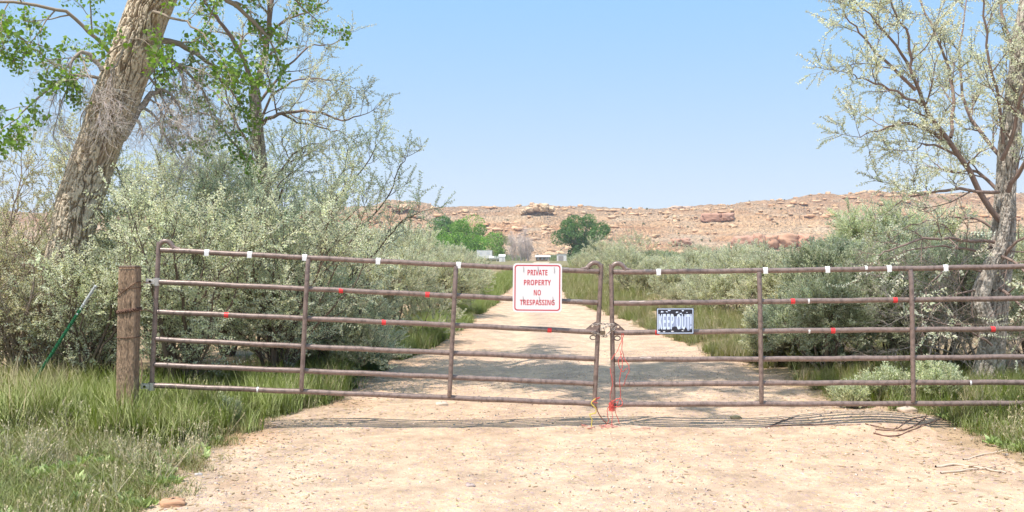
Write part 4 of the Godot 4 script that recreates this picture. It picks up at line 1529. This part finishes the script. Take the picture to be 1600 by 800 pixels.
	dup(c1, on_ground(1392, 9.7), 1.3, 1.15, "small pale sage clump left of the second brace's foot, middle of three", "low sage clumps along the right gate")
	dup(c1, on_ground(1465, 9.4), 2.6, 1.35, "small pale sage clump in the grass before the right-hand trunk, rightmost of three", "low sage clumps along the right gate")
	dup(c1, on_ground(352, 8.7), 2.0, 0.85, "small pale sage clump in the grass under the left gate's lowest rail")
	# the scrub on both sides further back
	var kinds := [
		lobed("scrub_bush", "grey-green bush in the scrub left of the drive, far behind the gate", "shrub", Vector3(-6.0, 0, -24.0), 2.0, 3.2, lobes_far, "bushes of the scrub left of the drive"),
		lobed("scrub_bush", "grey-green bush in the scrub right of the drive, far behind the gate", "shrub", Vector3(7.0, 0, -30.0), 1.6, 2.8, lobes_far, "bushes of the scrub right of the drive"),
	]
	var pale := lobes_far.duplicate()
	pale.merge({"tint": Color(1.05, 1.05, 0.88), "n": 1000}, true)
	kinds.append(lobed("scrub_bush", "yellowish-grey bush in the scrub right of the drive", "shrub", Vector3(6.2, 0, -40.0), 1.3, 2.6, pale, "yellowish bushes of the scrub right of the drive"))
	for k in 190:
		var d := 19.0 + 120.0 * pow(rng.randf(), 1.7)
		var s := -1.0 if k % 2 == 0 else 1.0
		var near_edge := edge(LEFT, d) - 1.6 if s < 0 else edge(RIGHT, d) + 1.6 + maxf(0.0, 2.0 - d * 0.06)
		var spread := 1.5 + d * 0.42
		var x := near_edge + s * rng.randf() * spread
		if s > 0 and d < 22.0: continue
		if s < 0 and d < 22.0 and x > -3.0: continue
		var bearing := 800.0 + x / d * FOCAL
		if d > 34.0 and bearing > 738.0 and bearing < 905.0: continue
		var size := rng.randf_range(0.65, 1.05) * (0.72 if bearing > 1020.0 and bearing < 1300.0 else 1.0) + (0.3 if s < 0 and d > 30.0 and x < -6.0 else 0.0)
		var src: Node3D = kinds[0] if s < 0 else (kinds[2] if k % 5 == 0 else kinds[1])
		var band := "nearest the gate" if d < 27.0 else ("a short way behind the gate" if d < 42.0 else ("halfway to the houses" if d < 80.0 else "out near the houses"))
		var sd := "left" if s < 0 else "right"
		var by := "at the drive's %s edge" % sd if absf(x - near_edge) < 0.22 * spread else ("%s of the drive" % sd if absf(x - near_edge) < 0.6 * spread else "far out %s of the drive" % sd)
		var tone := "yellowish-grey" if k % 5 == 0 and s > 0 else "grey-green"
		var big := "large" if size > 0.95 else ("low" if size < 0.78 else "rounded")
		dup(src, Vector3(x, gh(x, -d), -d), rng.randf() * TAU, size, "%s %s scrub bush %s, %s" % [big, tone, by, band], "scrub bushes %s, %s" % [by, band])
	for k in 3:
		var p: Vector3 = kinds[k].position
		kinds[k].position.y = gh(p.x, p.z)


func far_crown(h: float, w: float, lobes: int, n: int, leaf: float, col: Color, low: float, clear := 0.0) -> Buf:
	var b := Buf.new()
	var list := []
	for k in lobes:
		var a := rng.randf() * TAU
		var y := rng.randf_range(low, 0.82)
		var wide := sin(clampf((y - low) / (1.0 - low) * 0.75 + 0.22, 0, 1) * PI)
		list.append([Vector3(cos(a) * w * 0.42 * sqrt(rng.randf()) * wide, h * y, sin(a) * w * 0.42 * sqrt(rng.randf()) * wide), w * rng.randf_range(0.085, 0.17), rng.randf_range(0.78, 1.22)])
	for k in n:
		var l: Array = list[k % lobes]
		var d := rdir()
		var p: Vector3 = l[0] + d * l[1] * (0.5 + 0.5 * sqrt(rng.randf())) * Vector3(1, 0.85, 1)
		var o := (d + rdir() * 0.8 + Vector3.DOWN * 0.2).normalized()
		b.leaf(p, o, side_of(o), leaf * rng.randf_range(0.6, 1.3), leaf * rng.randf_range(0.4, 0.8), rc(col * l[2], 0.22))
	return b


func far_tree(called: String, label: String, px: float, d: float, h: float, w: float, col: Color, low: float, leaf: float, n: int) -> Node3D:
	var p := on_ground(px, d)
	var t := thing(called, label, "tree", p)
	var b := Buf.new()
	b.tube(smooth_line([Vector3(0, -0.2, 0), Vector3(0.1, h * 0.25, 0), Vector3(0, h * 0.55, 0.1)], 4, 0.05), h * 0.03, h * 0.012, 9, Color(0.22, 0.17, 0.13))
	for k in 9:
		var a := TAU * k / 9.0
		var e := Vector3(cos(a) * w * 0.32, h * rng.randf_range(0.45, 0.8), sin(a) * w * 0.32)
		b.tube(smooth_line([Vector3(0, h * rng.randf_range(0.15, 0.4), 0), e * Vector3(0.5, 0.7, 0.5), e], 3, 0.1), h * 0.012, h * 0.003, 5, Color(0.22, 0.17, 0.13))
	obj("trunk", b, M.wood, t)
	obj("crown", far_crown(h, w, 38, n, leaf, col, low), M.leaf_green, t).set_meta("kind", "stuff")
	return t


func build_far() -> void:
	far_tree("leafy_tree", "bright green broad tree at the houses, nearest the white camper", 726, 285.0, 14.2, 22.0, Color(0.24, 0.40, 0.07), 0.12, 0.5, 20000)
	far_tree("leafy_tree", "darker green tree rising behind the bright green one", 692, 310.0, 17.0, 13.0, Color(0.16, 0.26, 0.09), 0.2, 0.55, 9000)
	far_tree("leafy_tree", "dark green round tree standing alone right of the bare grey tree", 910, 300.0, 16.2, 19.0, Color(0.14, 0.24, 0.07), 0.14, 0.5, 20000)
	far_tree("olive_green_tree", "sparse olive-green tree between the bright green tree and the bare one", 778, 300.0, 11.5, 9.5, Color(0.32, 0.33, 0.16), 0.12, 0.4, 5200)
	far_tree("olive_green_tree", "small yellow-green young tree in front of the white camper", 781, 262.0, 5.0, 3.6, Color(0.22, 0.33, 0.08), 0.15, 0.35, 1400)
	# the bare tree
	var p := on_ground(815, 290.0)
	var t := thing("bare_tree", "bare grey leafless trees' crown rising by the houses", "tree", p)
	t.set_meta("label", "bare grey leafless tree standing by the houses")
	var b := Buf.new()
	var tips := []
	var o := {"dens": 2.0, "len": 2.6, "up": 0.4, "bend": 0.1, "k": 5, "gap": 0.5, "col": Color(0.5, 0.44, 0.42), "size": 2.4, "t0": 0.06}
	for k in 16:
		var a := TAU * k / 16.0 + rng.randf()
		var r := rng.randf_range(0.5, 4.2)
		var foot := Vector3(cos(a) * r * 0.8, -0.2, sin(a) * r * 0.8)
		var e := Vector3(cos(a) * r, rng.randf_range(5.0, 9.5) * (1.1 - 0.08 * r), sin(a) * r)
		limb(b, tips, [foot, foot.lerp(e, 0.5) + rdir() * 0.4, e], 0.12, 0.03, o)
	obj("trunk", b, M.wood, t)
	hang_foliage(t, "twigs", tips, dead, M.wood, Color(1.2, 1.15, 1.2), 0.12, 0.1)
	# buildings
	var white := Color(0.66, 0.66, 0.66)
	var c := thing("camper_trailer", "white camper trailer parked under the bright green tree", "trailer", on_ground(757, 275.0))
	box_part(c, "body", Vector3(0, 2.05, 0), Vector3(4.6, 2.3, 2.2), white)
	box_part(c, "roof", Vector3(0, 3.24, 0), Vector3(4.7, 0.08, 2.3), Color(0.72, 0.72, 0.72))
	for k in 2:
		var win := box_part(c, "window", Vector3(-1.1 + k * 2.2, 2.3, 1.105), Vector3(0.9, 0.6, 0.04), Color(0.55, 0.57, 0.6))
		box_part(win, "frame", Vector3(0, 0.34, 0.01), Vector3(1.0, 0.06, 0.05), Color(0.6, 0.6, 0.6))
	box_part(c, "door", Vector3(1.9, 1.95, 1.105), Vector3(0.6, 1.7, 0.04), Color(0.7, 0.7, 0.7))
	for k in 2:
		var w := Buf.new()
		w.tube(PackedVector3Array([Vector3(-0.4 + k * 0.8, 0.45, 0.9), Vector3(-0.4 + k * 0.8, 0.45, 1.12)]), 0.42, 0.42, 14, Color(0.05, 0.05, 0.05), true)
		obj("wheel", w, M.plain, c)
	var s := thing("propane_tank", "white rounded tank on legs right of the camper trailer", "tank", on_ground(772, 262.0))
	var tb := Buf.new()
	tb.tube(smooth_line([Vector3(-1.3, 1.0, 0.1), Vector3(-1.1, 1.0, 0.1), Vector3(0, 1.0, 0), Vector3(1.2, 1.0, 0), Vector3(1.35, 1.0, 0)], 3, 0.0), 0.62, 0.58, 14, white, true)
	obj("shell", tb, M.plain, s)
	for k in 2:
		box_part(s, "leg", Vector3(-0.8 + k * 1.6, 0.25, 0), Vector3(0.2, 0.9, 0.8), Color(0.5, 0.5, 0.5))
	var v := thing("white_shed", "small white shed with a pitched roof right of the tank", "shed", on_ground(784.5, 258.0))
	box_part(v, "wall", Vector3(0, 0.75, 0), Vector3(1.7, 1.5, 1.6), white)
	prism_roof(v, 1.9, 1.8, 1.5, 0.6, Color(0.7, 0.7, 0.68))
	box_part(v, "door", Vector3(0.2, 0.6, 0.81), Vector3(0.6, 1.1, 0.03), Color(0.5, 0.5, 0.5))
	var h := thing("low_house", "low brown house with a white roof left of the dark round tree", "house", on_ground(848, 300.0))
	box_part(h, "wall", Vector3(0, 0.65, 0), Vector3(4.4, 1.3, 3.0), Color(0.20, 0.13, 0.1))
	prism_roof(h, 4.9, 3.6, 1.3, 0.6, Color(0.74, 0.74, 0.74))
	for k in 3:
		var win := box_part(h, "window", Vector3(-1.5 + k * 1.3, 0.8, 1.51), Vector3(0.6, 0.5, 0.04), Color(0.35, 0.38, 0.42))
		box_part(win, "sill", Vector3(0, -0.33, 0.02), Vector3(0.8, 0.06, 0.08), Color(0.6, 0.6, 0.6))
	box_part(h, "door", Vector3(1.8, 0.58, 1.51), Vector3(0.6, 1.1, 0.04), Color(0.45, 0.4, 0.36))
	var g := thing("white_garage", "white garage with a dark door beside the dark round tree", "garage", on_ground(877.5, 298.0))
	box_part(g, "wall", Vector3(0, 1.1, 0), Vector3(3.0, 2.2, 3.0), Color(0.72, 0.7, 0.7))
	box_part(g, "roof", Vector3(0, 2.25, 0), Vector3(3.3, 0.12, 3.3), Color(0.6, 0.6, 0.6))
	box_part(g, "door", Vector3(-0.3, 0.85, 1.51), Vector3(1.6, 1.6, 0.04), Color(0.33, 0.3, 0.3))
	var r := thing("red_barn", "long low shed with a rust-red roof right of the dark round tree", "shed", on_ground(914, 240.0))
	box_part(r, "wall", Vector3(0, 0.6, 0), Vector3(5.6, 1.2, 3.0), Color(0.27, 0.19, 0.15))
	prism_roof(r, 6.0, 3.5, 1.2, 0.5, Color(0.40, 0.25, 0.19))
	box_part(r, "door", Vector3(-1.0, 0.5, 1.51), Vector3(0.9, 1.0, 0.03), Color(0.2, 0.15, 0.13))
	# ledges on the hill
	ledge("long rounded red sandstone ledge low on the hillside", 1148, 1268, 364, 387, 5, Color(0.50, 0.285, 0.19))
	ledge("overhanging red ledge high on the slope above the talus", 1097, 1146, 333, 345, 2, Color(0.45, 0.26, 0.18))
	ledge("flat caprock slab breaking the ridge line", 1050, 1080, 322, 328, 2, Color(0.52, 0.38, 0.29))
	ledge("small red outcrop low on the slope left of the long ledge", 1050, 1078, 372, 384, 2, Color(0.48, 0.28, 0.19))
	ledge("broken pale knob of blocks on the ridge above the bare tree", 812, 866, 318, 334, 5, Color(0.60, 0.44, 0.30))
	ledge("pale blocks on the left end of the ridge", 612, 650, 317, 330, 4, Color(0.60, 0.43, 0.29))
	# scrub that reads as one mass
	var m := Buf.new()
	for k in 420:
		var dd := (rdir() + Vector3.UP * 0.5).normalized()
		var q := Vector3(dd.x * 1.1, 0.35 + dd.y * 0.75, dd.z * 1.1) * (0.7 + 0.3 * rng.randf())
		var oo := (dd + rdir() * 0.5 + Vector3.UP * 0.4).normalized()
		m.leaf(q, oo, side_of(oo), 0.34, 0.12, rc(Color.WHITE, 0.22))
	var wh := []
	var tn := []
	for k in 5200:
		var d := 75.0 + 300.0 * sqrt(rng.randf())
		var x := rng.randf_range(-0.75, 0.75) * d
		if x > edge(LEFT, d) - 3.0 and x < edge(RIGHT, d) + 3.0: continue
		if absf(800.0 + x / d * FOCAL - 815.0) < 90.0 and d < 310.0: continue
		wh.append(Transform3D(along(Vector3.UP, rng.randf() * TAU, rng.randf_range(0.8, 1.9)), Vector3(x, gh(x, -d) - 0.1, -d)))
		tn.append(rc(Color(0.48, 0.50, 0.36).lerp(Color(0.34, 0.40, 0.20), rng.randf() * 0.8), 0.15))
	var sc := scatter("scrubland", m.mesh(), M.leaf_silver, wh, tn)
	tag(sc, "far grey-green desert scrub covering the plain below the hill", "scrub")


func box_part(parent: Node3D, called: String, p: Vector3, size: Vector3, col: Color) -> MeshInstance3D:
	var b := Buf.new()
	b.box(Vector3.ZERO, size, col)
	var o := obj(called, b, M.plain, parent)
	o.position = p
	return o


func prism_roof(parent: Node3D, w: float, deep: float, y: float, rise: float, col: Color) -> void:
	var b := Buf.new()
	var a := [Vector3(-w / 2, y, deep / 2), Vector3(w / 2, y, deep / 2), Vector3(w / 2, y, -deep / 2), Vector3(-w / 2, y, -deep / 2), Vector3(-w / 2, y + rise, 0), Vector3(w / 2, y + rise, 0)]
	b.quad(a[0], a[4], a[5], a[1], col)
	b.quad(a[2], a[5], a[4], a[3], col)
	b.tri(a[0], a[3], a[4], col)
	b.tri(a[1], a[5], a[2], col)
	b.quad(a[0], a[1], a[2], a[3], col)
	obj("roof", b, M.plain, parent)


# ---------------------------------------------------------------- grass, stones, litter

func tuft(blades: int, tall: float, spread: float, slim := 0.75) -> Buf:
	var b := Buf.new()
	for k in blades:
		var p := Vector3(rng.randfn(0, 1) * spread, -0.01, rng.randfn(0, 1) * spread)
		var lean := Vector3(rng.randfn(0, 0.3), 0, rng.randfn(0, 0.3)) * (2.0 if slim < 0.7 else 1.0)
		var h := tall * rng.randf_range(0.45, 1.1)
		var s := Vector3(cos(rng.randf() * TAU), 0, sin(rng.randf() * TAU)).normalized()
		var w := rng.randf_range(0.0025, 0.0055) * slim
		var col := rc(Color.WHITE, 0.18)
		var pts := []
		for j in 4:
			var t := j / 3.0
			pts.append(p + Vector3.UP * h * t * (1.0 - 0.25 * t * lean.length()) + lean * h * t * t)
		var first := b.v.size()
		for j in 3:
			var ww := w * (1.0 - 0.28 * j)
			var nn := (s.cross((pts[j + 1] - pts[j]).normalized()) + Vector3.UP * 0.9).normalized()
			b.vert(pts[j] - s * ww, nn, col)
			b.vert(pts[j] + s * ww, nn, col)
		b.vert(pts[3], (s.cross(Vector3.UP) + Vector3.UP * 0.9).normalized(), col)
		b.i.append_array(PackedInt32Array([first, first + 1, first + 2, first + 1, first + 3, first + 2, first + 2, first + 3, first + 4, first + 3, first + 5, first + 4, first + 4, first + 5, first + 6]))
	return b


func build_grass() -> void:
	var short_ := [tuft(70, 0.11, 0.075, 0.5).mesh(), tuft(60, 0.15, 0.07, 0.5).mesh()]
	var tall_ := [tuft(42, 0.42, 0.05).mesh(), tuft(36, 0.34, 0.045).mesh()]
	var green := Color(0.44, 0.53, 0.20)
	var lush := Color(0.53, 0.65, 0.24)
	var olive_ := Color(0.55, 0.61, 0.28)
	var straw := Color(0.66, 0.57, 0.38)
	var sets := [[[], []], [[], []], [[], []], [[], []]]
	# left bank, near
	for k in 15000:
		var d := rng.randf_range(4.2, 10.4)
		var l := edge(LEFT, d) + 0.28 * n_soft.get_noise_2d(d * 2.5, 3.0)
		var x := l + 0.25 - rng.randf() * (4.6 + d * 0.1)
		var inner := l - x
		if rng.randf() > smoothstep(-0.25, 0.5, inner + 0.3 * n_fine.get_noise_2d(x * 5.0, d * 5.0)): continue
		if n_soft.get_noise_2d(x * 3.0 + 20.0, d * 3.0) < -0.3 and d < 8.2: continue
		var up := smoothstep(7.3, 8.4, d) * smoothstep(-0.1, 0.5, inner)
		var is_tall := rng.randf() < up * 0.28
		var patch := 0.5 + 1.6 * n_soft.get_noise_2d(x * 2.6, d * 2.6 + 30.0)
		var col := olive_.lerp(green, clampf(patch * 0.75 - 0.1 + up * 0.5, 0, 1))
		if is_tall: col = green.lerp(lush, rng.randf()).lerp(straw, 0.35 * rng.randf() * rng.randf())
		if rng.randf() < (0.3 if not is_tall else 0.08): col = straw
		var n := (2 if is_tall else 0) + k % 2
		var size := rng.randf_range(0.6, 1.15) * (1.0 if not is_tall else 0.9)
		if d < 5.9 and x < -2.9: col = col.lerp(lush, 0.5)
		sets[n][0].append(Transform3D(along(Vector3.UP + rdir() * 0.4, rng.randf() * TAU, size), Vector3(x, gh(x, -d), -d)))
		sets[n][1].append(rc(col, 0.15))
	# under the left gate and along the left verge
	for k in 3400:
		var d := 8.2 + 24.0 * pow(rng.randf(), 1.7)
		var l := edge(LEFT, d)
		var x := l + 0.15 - absf(rng.randfn(0, 0.6))
		if n_fine.get_noise_2d(x * 1.5, d * 1.2 + 7.0) < -0.08: continue
		var n := 2 + k % 2
		sets[n][0].append(Transform3D(along(Vector3.UP + rdir() * 0.15, rng.randf() * TAU, rng.randf_range(0.5, 1.2)), Vector3(x, gh(x, -d), -d)))
		sets[n][1].append(rc(lush.lerp(straw, 0.85 if rng.randf() < 0.12 else 0.15 * rng.randf()), 0.15))
	# long blades round the foot of the wooden post and the gate
	for k in 520:
		var d := rng.randf_range(7.55, 8.35)
		var x := rng.randf_range(-4.6, -2.35)
		if x > edge(LEFT, d) - 0.1 or n_fine.get_noise_2d(x * 2.2, d * 2.2 + 11.0) < -0.05: continue
		sets[2 + k % 2][0].append(Transform3D(along(Vector3.UP + rdir() * 0.25, rng.randf() * TAU, rng.randf_range(0.7, 1.35)), Vector3(x, gh(x, -d), -d)))
		sets[2 + k % 2][1].append(rc(lush.lerp(straw, 0.9 if rng.randf() < 0.1 else 0.25 * rng.randf()), 0.18))
	for k in 260:
		var d := rng.randf_range(8.0, 9.5)
		var x := rng.randf_range(-5.6, -4.3)
		sets[2 + k % 2][0].append(Transform3D(along(Vector3.UP + rdir() * 0.45, rng.randf() * TAU, rng.randf_range(0.7, 1.4)), Vector3(x, gh(x, -d), -d)))
		sets[2 + k % 2][1].append(rc(straw.lerp(lush, 0.4 * rng.randf()), 0.18))
	# weeds with broad leaves, and dry stems
	var weed := Buf.new()
	for j in 16:
		var wd := (side_of(Vector3.UP) + Vector3.UP * rng.randf_range(0.2, 1.4)).normalized()
		var l := rng.randf_range(0.03, 0.075)
		weed.leaf(wd * 0.02 * rng.randf(), wd, side_of(wd), l, l * 0.45, rc(Color.WHITE, 0.2))
	var dry := Buf.new()
	for j in 7:
		var wd := (Vector3.UP + rdir() * 0.6).normalized()
		var hh := rng.randf_range(0.1, 0.3)
		dry.tube(PackedVector3Array([Vector3.ZERO, wd * hh * 0.5 + rdir() * 0.01, wd * hh]), 0.0016, 0.0008, 3, rc(Color.WHITE, 0.2))
		for q in 5:
			var ld := (wd + rdir() * 0.8).normalized()
			dry.leaf(wd * hh * rng.randf_range(0.75, 1.0), ld, side_of(ld), 0.016, 0.006, rc(Color.WHITE, 0.2))
	var ww := [[], []]
	var wc := [[], []]
	for k in 3000:
		var d := rng.randf_range(4.2, 10.0)
		var lft := rng.randf() < 0.75
		var x := edge(LEFT, d) + 0.1 - absf(rng.randfn(0, 1.6)) if lft else edge(RIGHT, d) + 0.1 + absf(rng.randfn(0, 0.9))
		var corner := d < 6.3 and x < -2.7
		if n_soft.get_noise_2d(x * 3.5 - 30.0, d * 3.5) < (0.05 if not corner else -0.2): continue
		var n := 0 if rng.randf() < (0.6 if not corner else 0.95) else 1
		ww[n].append(Transform3D(along(Vector3.UP + rdir() * 0.3, rng.randf() * TAU, rng.randf_range(0.6, 1.4)), Vector3(x, gh(x, -d), -d)))
		wc[n].append(rc(Color(0.36, 0.47, 0.16).lerp(Color(0.52, 0.62, 0.30), rng.randf()) if n == 0 else Color(0.70, 0.60, 0.42), 0.15))
	tag(scatter("weeds", weed.mesh(), M.grass, ww[0], wc[0]), "low broad-leaved weeds among the grass beside the drive", "weeds")
	tag(scatter("dry_stems", dry.mesh(), M.grass, ww[1], wc[1]), "thin dry seed stems standing in the grass beside the drive", "dry grass")
	# right: near bank, then the tall verge with straw
	for k in 3000:
		var d := rng.randf_range(7.0, 11.5)
		var r := edge(RIGHT, d)
		var x := r + 0.1 + rng.randf() * 2.2
		if rng.randf() > smoothstep(-0.2, 0.7, x - r + 0.4 * n_fine.get_noise_2d(x * 4.0, d * 4.0)): continue
		var n := (2 if rng.randf() < 0.3 else 0) + k % 2
		sets[n][0].append(Transform3D(along(Vector3.UP + rdir() * 0.3, rng.randf() * TAU, rng.randf_range(0.5, 0.9)), Vector3(x, gh(x, -d), -d)))
		sets[n][1].append(rc(green.lerp(olive_, rng.randf()) if rng.randf() > 0.25 else straw, 0.15))
	for k in 5200:
		var d := 12.5 + 40.0 * pow(rng.randf(), 1.6)
		var r := edge(RIGHT, d)
		var x := r + 0.05 + absf(rng.randfn(0, 1.2))
		var spot := n_soft.get_noise_2d(x * 1.2, d * 1.2)
		if spot < -0.12: continue
		var n := 2 + k % 2
		sets[n][0].append(Transform3D(along(Vector3.UP + rdir() * 0.2, rng.randf() * TAU, rng.randf_range(0.35, 0.95)), Vector3(x, gh(x, -d), -d)))
		sets[n][1].append(rc(green.lerp(straw, clampf(0.6 + 0.9 * n_fine.get_noise_2d(x * 1.5, d * 1.5) + rng.randf_range(-0.2, 0.25), 0.0, 1.0)), 0.15))
	for k in 2600:
		var d := 30.0 + 80.0 * rng.randf()
		var s := rng.randf() < 0.5
		var x := edge(LEFT, d) - absf(rng.randfn(0, 0.9)) if s else edge(RIGHT, d) + absf(rng.randfn(0, 1.6))
		sets[2 + k % 2][0].append(Transform3D(along(Vector3.UP, rng.randf() * TAU, rng.randf_range(0.8, 1.6)), Vector3(x, gh(x, -d), -d)))
		sets[2 + k % 2][1].append(rc(lush.lerp(straw, rng.randf() * 0.35 if s else 0.3 + 0.7 * rng.randf()), 0.15))
	var meshes := [short_[0], short_[1], tall_[0], tall_[1]]
	var labels := ["short dusty green grass covering the bank beside the drive", "short sparse grass with straw along the drive's shoulder", "tall green grass round the gate and under the shrubs", "long bright grass blades along the drive's verges"]
	for n in 4:
		var g := scatter("grass", meshes[n], M.grass, sets[n][0], sets[n][1])
		tag(g, labels[n], "grass")


func build_litter() -> void:
	# stones of the drive
	var rocks := [rock_mesh(101, 7, 5, 0.5, 0.4), rock_mesh(102, 7, 5, 0.6, 0.6)]
	for k in 2:
		var w := []
		var c := []
		for j in 15000:
			var d := 4.3 + 11.0 * pow(rng.randf(), 1.4)
			var x := lerpf(edge(LEFT, d) - 0.2, edge(RIGHT, d) + 0.2, rng.randf())
			if n_soft.get_noise_2d(x * 1.5, d * 1.1) < rng.randf_range(-0.5, 0.3): continue
			var s := 0.0045 + 0.015 * pow(rng.randf(), 5.0)
			w.append(Transform3D(along(Vector3.UP + rdir() * 0.5, rng.randf() * TAU, 1.0) * Basis.from_scale(Vector3(s * rng.randf_range(1, 1.8), s * rng.randf_range(0.5, 0.9), s)), Vector3(x, gh(x, -d) + 0.014 + s * 0.1, -d)))
			c.append(rc([Color(0.66, 0.54, 0.43), Color(0.58, 0.49, 0.42), Color(0.70, 0.61, 0.52), Color(0.50, 0.36, 0.27)][rng.randi() % 4], 0.18))
		tag(scatter("gravel", rocks[k].mesh(), M.rock, w, c), ["loose rounded gravel scattered over the sandy drive", "loose angular gravel scattered over the sandy drive"][k], "gravel")
	# bits of bark, leaf and straw
	var bit := Buf.new()
	bit.leaf(Vector3(-0.5, 0, 0), Vector3.RIGHT, Vector3(0, 0.15, 1).normalized(), 1.0, 0.3, Color.WHITE)
	var lw := []
	var lc := []
	for j in 2600:
		var d := 4.5 + 7.5 * rng.randf()
		var e := rng.randf()
		var x := edge(LEFT, d) + 0.1 + absf(rng.randfn(0, 0.5)) if e < 0.3 else (edge(RIGHT, d) + 0.2 - absf(rng.randfn(0, 0.8)) if e < 0.75 else rng.randf_range(-2.0, 3.2))
		lw.append(Transform3D(Basis(Vector3.UP, rng.randf() * TAU).scaled(Vector3.ONE * rng.randf_range(0.015, 0.075)), Vector3(x, gh(x, -d) + 0.02, -d)))
		lc.append(rc(Color(0.34, 0.22, 0.13).lerp(Color(0.55, 0.44, 0.28), rng.randf()), 0.2))
	tag(scatter("plant_litter", bit.mesh(), M.grass, lw, lc), "dry brown plant litter strewn at the edges of the drive", "plant litter")
	# single stones
	var stone := rock_mesh(110, 15, 10, 0.4, 0.45, Color(1, 1, 1))
	var sm := stone.mesh()
	for q in [[270, 792, 0.11, Color(0.50, 0.29, 0.18), "flat reddish stone at the lower edge of the drive near the grass"], [735, 765, 0.045, Color(0.42, 0.34, 0.31), "grey-pink pebble alone on the near part of the drive"],
		[310, 745, 0.04, Color(0.50, 0.46, 0.44), "pale pebble beside the grass left of the drive"], [1418, 655, 0.12, Color(0.52, 0.42, 0.33), "pale sandy clod in the heap under the right gate"], [690, 634, 0.09, Color(0.6, 0.5, 0.4), "pale clod just behind the left gate's lowest rail"],
		[1150, 657, 0.07, Color(0.46, 0.38, 0.22), "small mossy clod in front of the right gate's first brace"]]:
		var d: float = EYE * FOCAL / (q[1] - 400.0)
		var m := stone
		var b := Buf.new()
		b.add(m, Transform3D(), q[3])
		var o := obj("stone", b, M.rock)
		o.position = on_ground(q[0], d) + Vector3.UP * (0.012 + q[2] * 0.12)
		o.scale = Vector3(q[2] * 1.5, q[2] * 0.6, q[2])
		tag(o, q[4], "stone")
	# fallen sticks
	var sticks := [
		[[[1365, 684], [1400, 687], [1440, 677], [1472, 669]], 0.007, "dark reddish stick lying nearest the camera in the bundle before the right gate"],
		[[[1368, 681], [1410, 682], [1440, 672], [1448, 664]], 0.006, "dark reddish stick bent up at its right end in the bundle before the right gate"],
		[[[1352, 676], [1395, 681], [1425, 671], [1450, 666]], 0.005, "thin reddish stick lying across the middle of the bundle before the right gate"],
		[[[1196, 673], [1240, 672], [1300, 675], [1345, 676]], 0.005, "long thin dark stick stretched along the ground before the right gate's first brace"],
		[[[1205, 672], [1225, 666], [1240, 664]], 0.005, "short forked stick beside the long thin stick"],
		[[[1462, 736], [1500, 733], [1540, 741], [1572, 748]], 0.010, "pale bleached stick lying at the right edge of the drive"],
		[[[1470, 745], [1510, 742], [1550, 738]], 0.007, "grey stick crossing the bleached stick at the right edge of the drive"],
		[[[1505, 722], [1550, 712], [1610, 706]], 0.006, "long pale straw-coloured stalk at the edge of the right grass"]]
	for q in sticks:
		var pts := []
		var p0 := Vector3.ZERO
		for k in q[0].size():
			var e: Array = q[0][k]
			var d: float = EYE * FOCAL / (e[1] - 400.0)
			var g := on_ground(e[0], d) + Vector3.UP * 0.022
			if k == 0: p0 = g
			pts.append(g - p0)
		var b := Buf.new()
		b.tube(smooth_line(pts, 4, 0.006), q[1], q[1] * 0.6, 6, Color(0.16, 0.085, 0.065) if q[0][0][1] < 700 else Color(0.56, 0.47, 0.37), true)
		for k in 3:
			var s: Vector3 = pts[1].lerp(pts[pts.size() - 1], rng.randf())
			b.tube(PackedVector3Array([s, s + Vector3(rng.randf_range(-0.1, 0.1), 0.012, rng.randf_range(-0.06, 0.06))]), q[1] * 0.5, 0.001, 4, Color(0.2, 0.12, 0.09))
		var o := obj("fallen_stick", b, M.wood)
		o.position = p0
		tag(o, q[2], "stick")
	# dry stalks in the left grass
	for q in [[[[145, 652], [185, 627], [228, 592], [222, 586]], 8.25, 0.005, "long dry stalk leaning from the grass up to the gate's lower hinge"], [[[88, 660], [110, 640], [126, 628]], 8.3, 0.005, "short dry straw-coloured stalk in the grass right of the leaning steel post"], [[[118, 666], [150, 664], [172, 664]], 8.1, 0.0045, "dry straw-coloured stalk lying flat in the grass before the wooden post"]]:
		var pts := []
		var p0 := at(q[0][0][0], q[0][0][1], q[1])
		for e in q[0]:
			pts.append(at(e[0], e[1], q[1] + rng.randf_range(-0.03, 0.03)) - p0)
		var b := Buf.new()
		b.tube(smooth_line(pts, 4, 0.004), q[2], q[2] * 0.6, 5, Color(0.58, 0.48, 0.30))
		var o := obj("dry_stalk", b, M.grass)
		o.position = p0
		tag(o, q[3], "dry stalk")


func _ready() -> void:
	rng.seed = 20240511
	n_soft = noise(1, 0.35, 2)
	n_fine = noise(2, 0.6, 3)
	n_bark = noise(3, 1.0, 3)
	n_big = noise(4, 0.012, 3)
	world_light()
	materials()
	build_ground()
	build_road()
	build_hills()
	build_sprays()
	build_far()
	build_cottonwood()
	build_left_olive()
	build_right_olive()
	build_shrubs()
	build_gates()
	build_signs()
	build_post()
	build_steel_post()
	build_small_hardware()
	build_grass()
	build_litter()
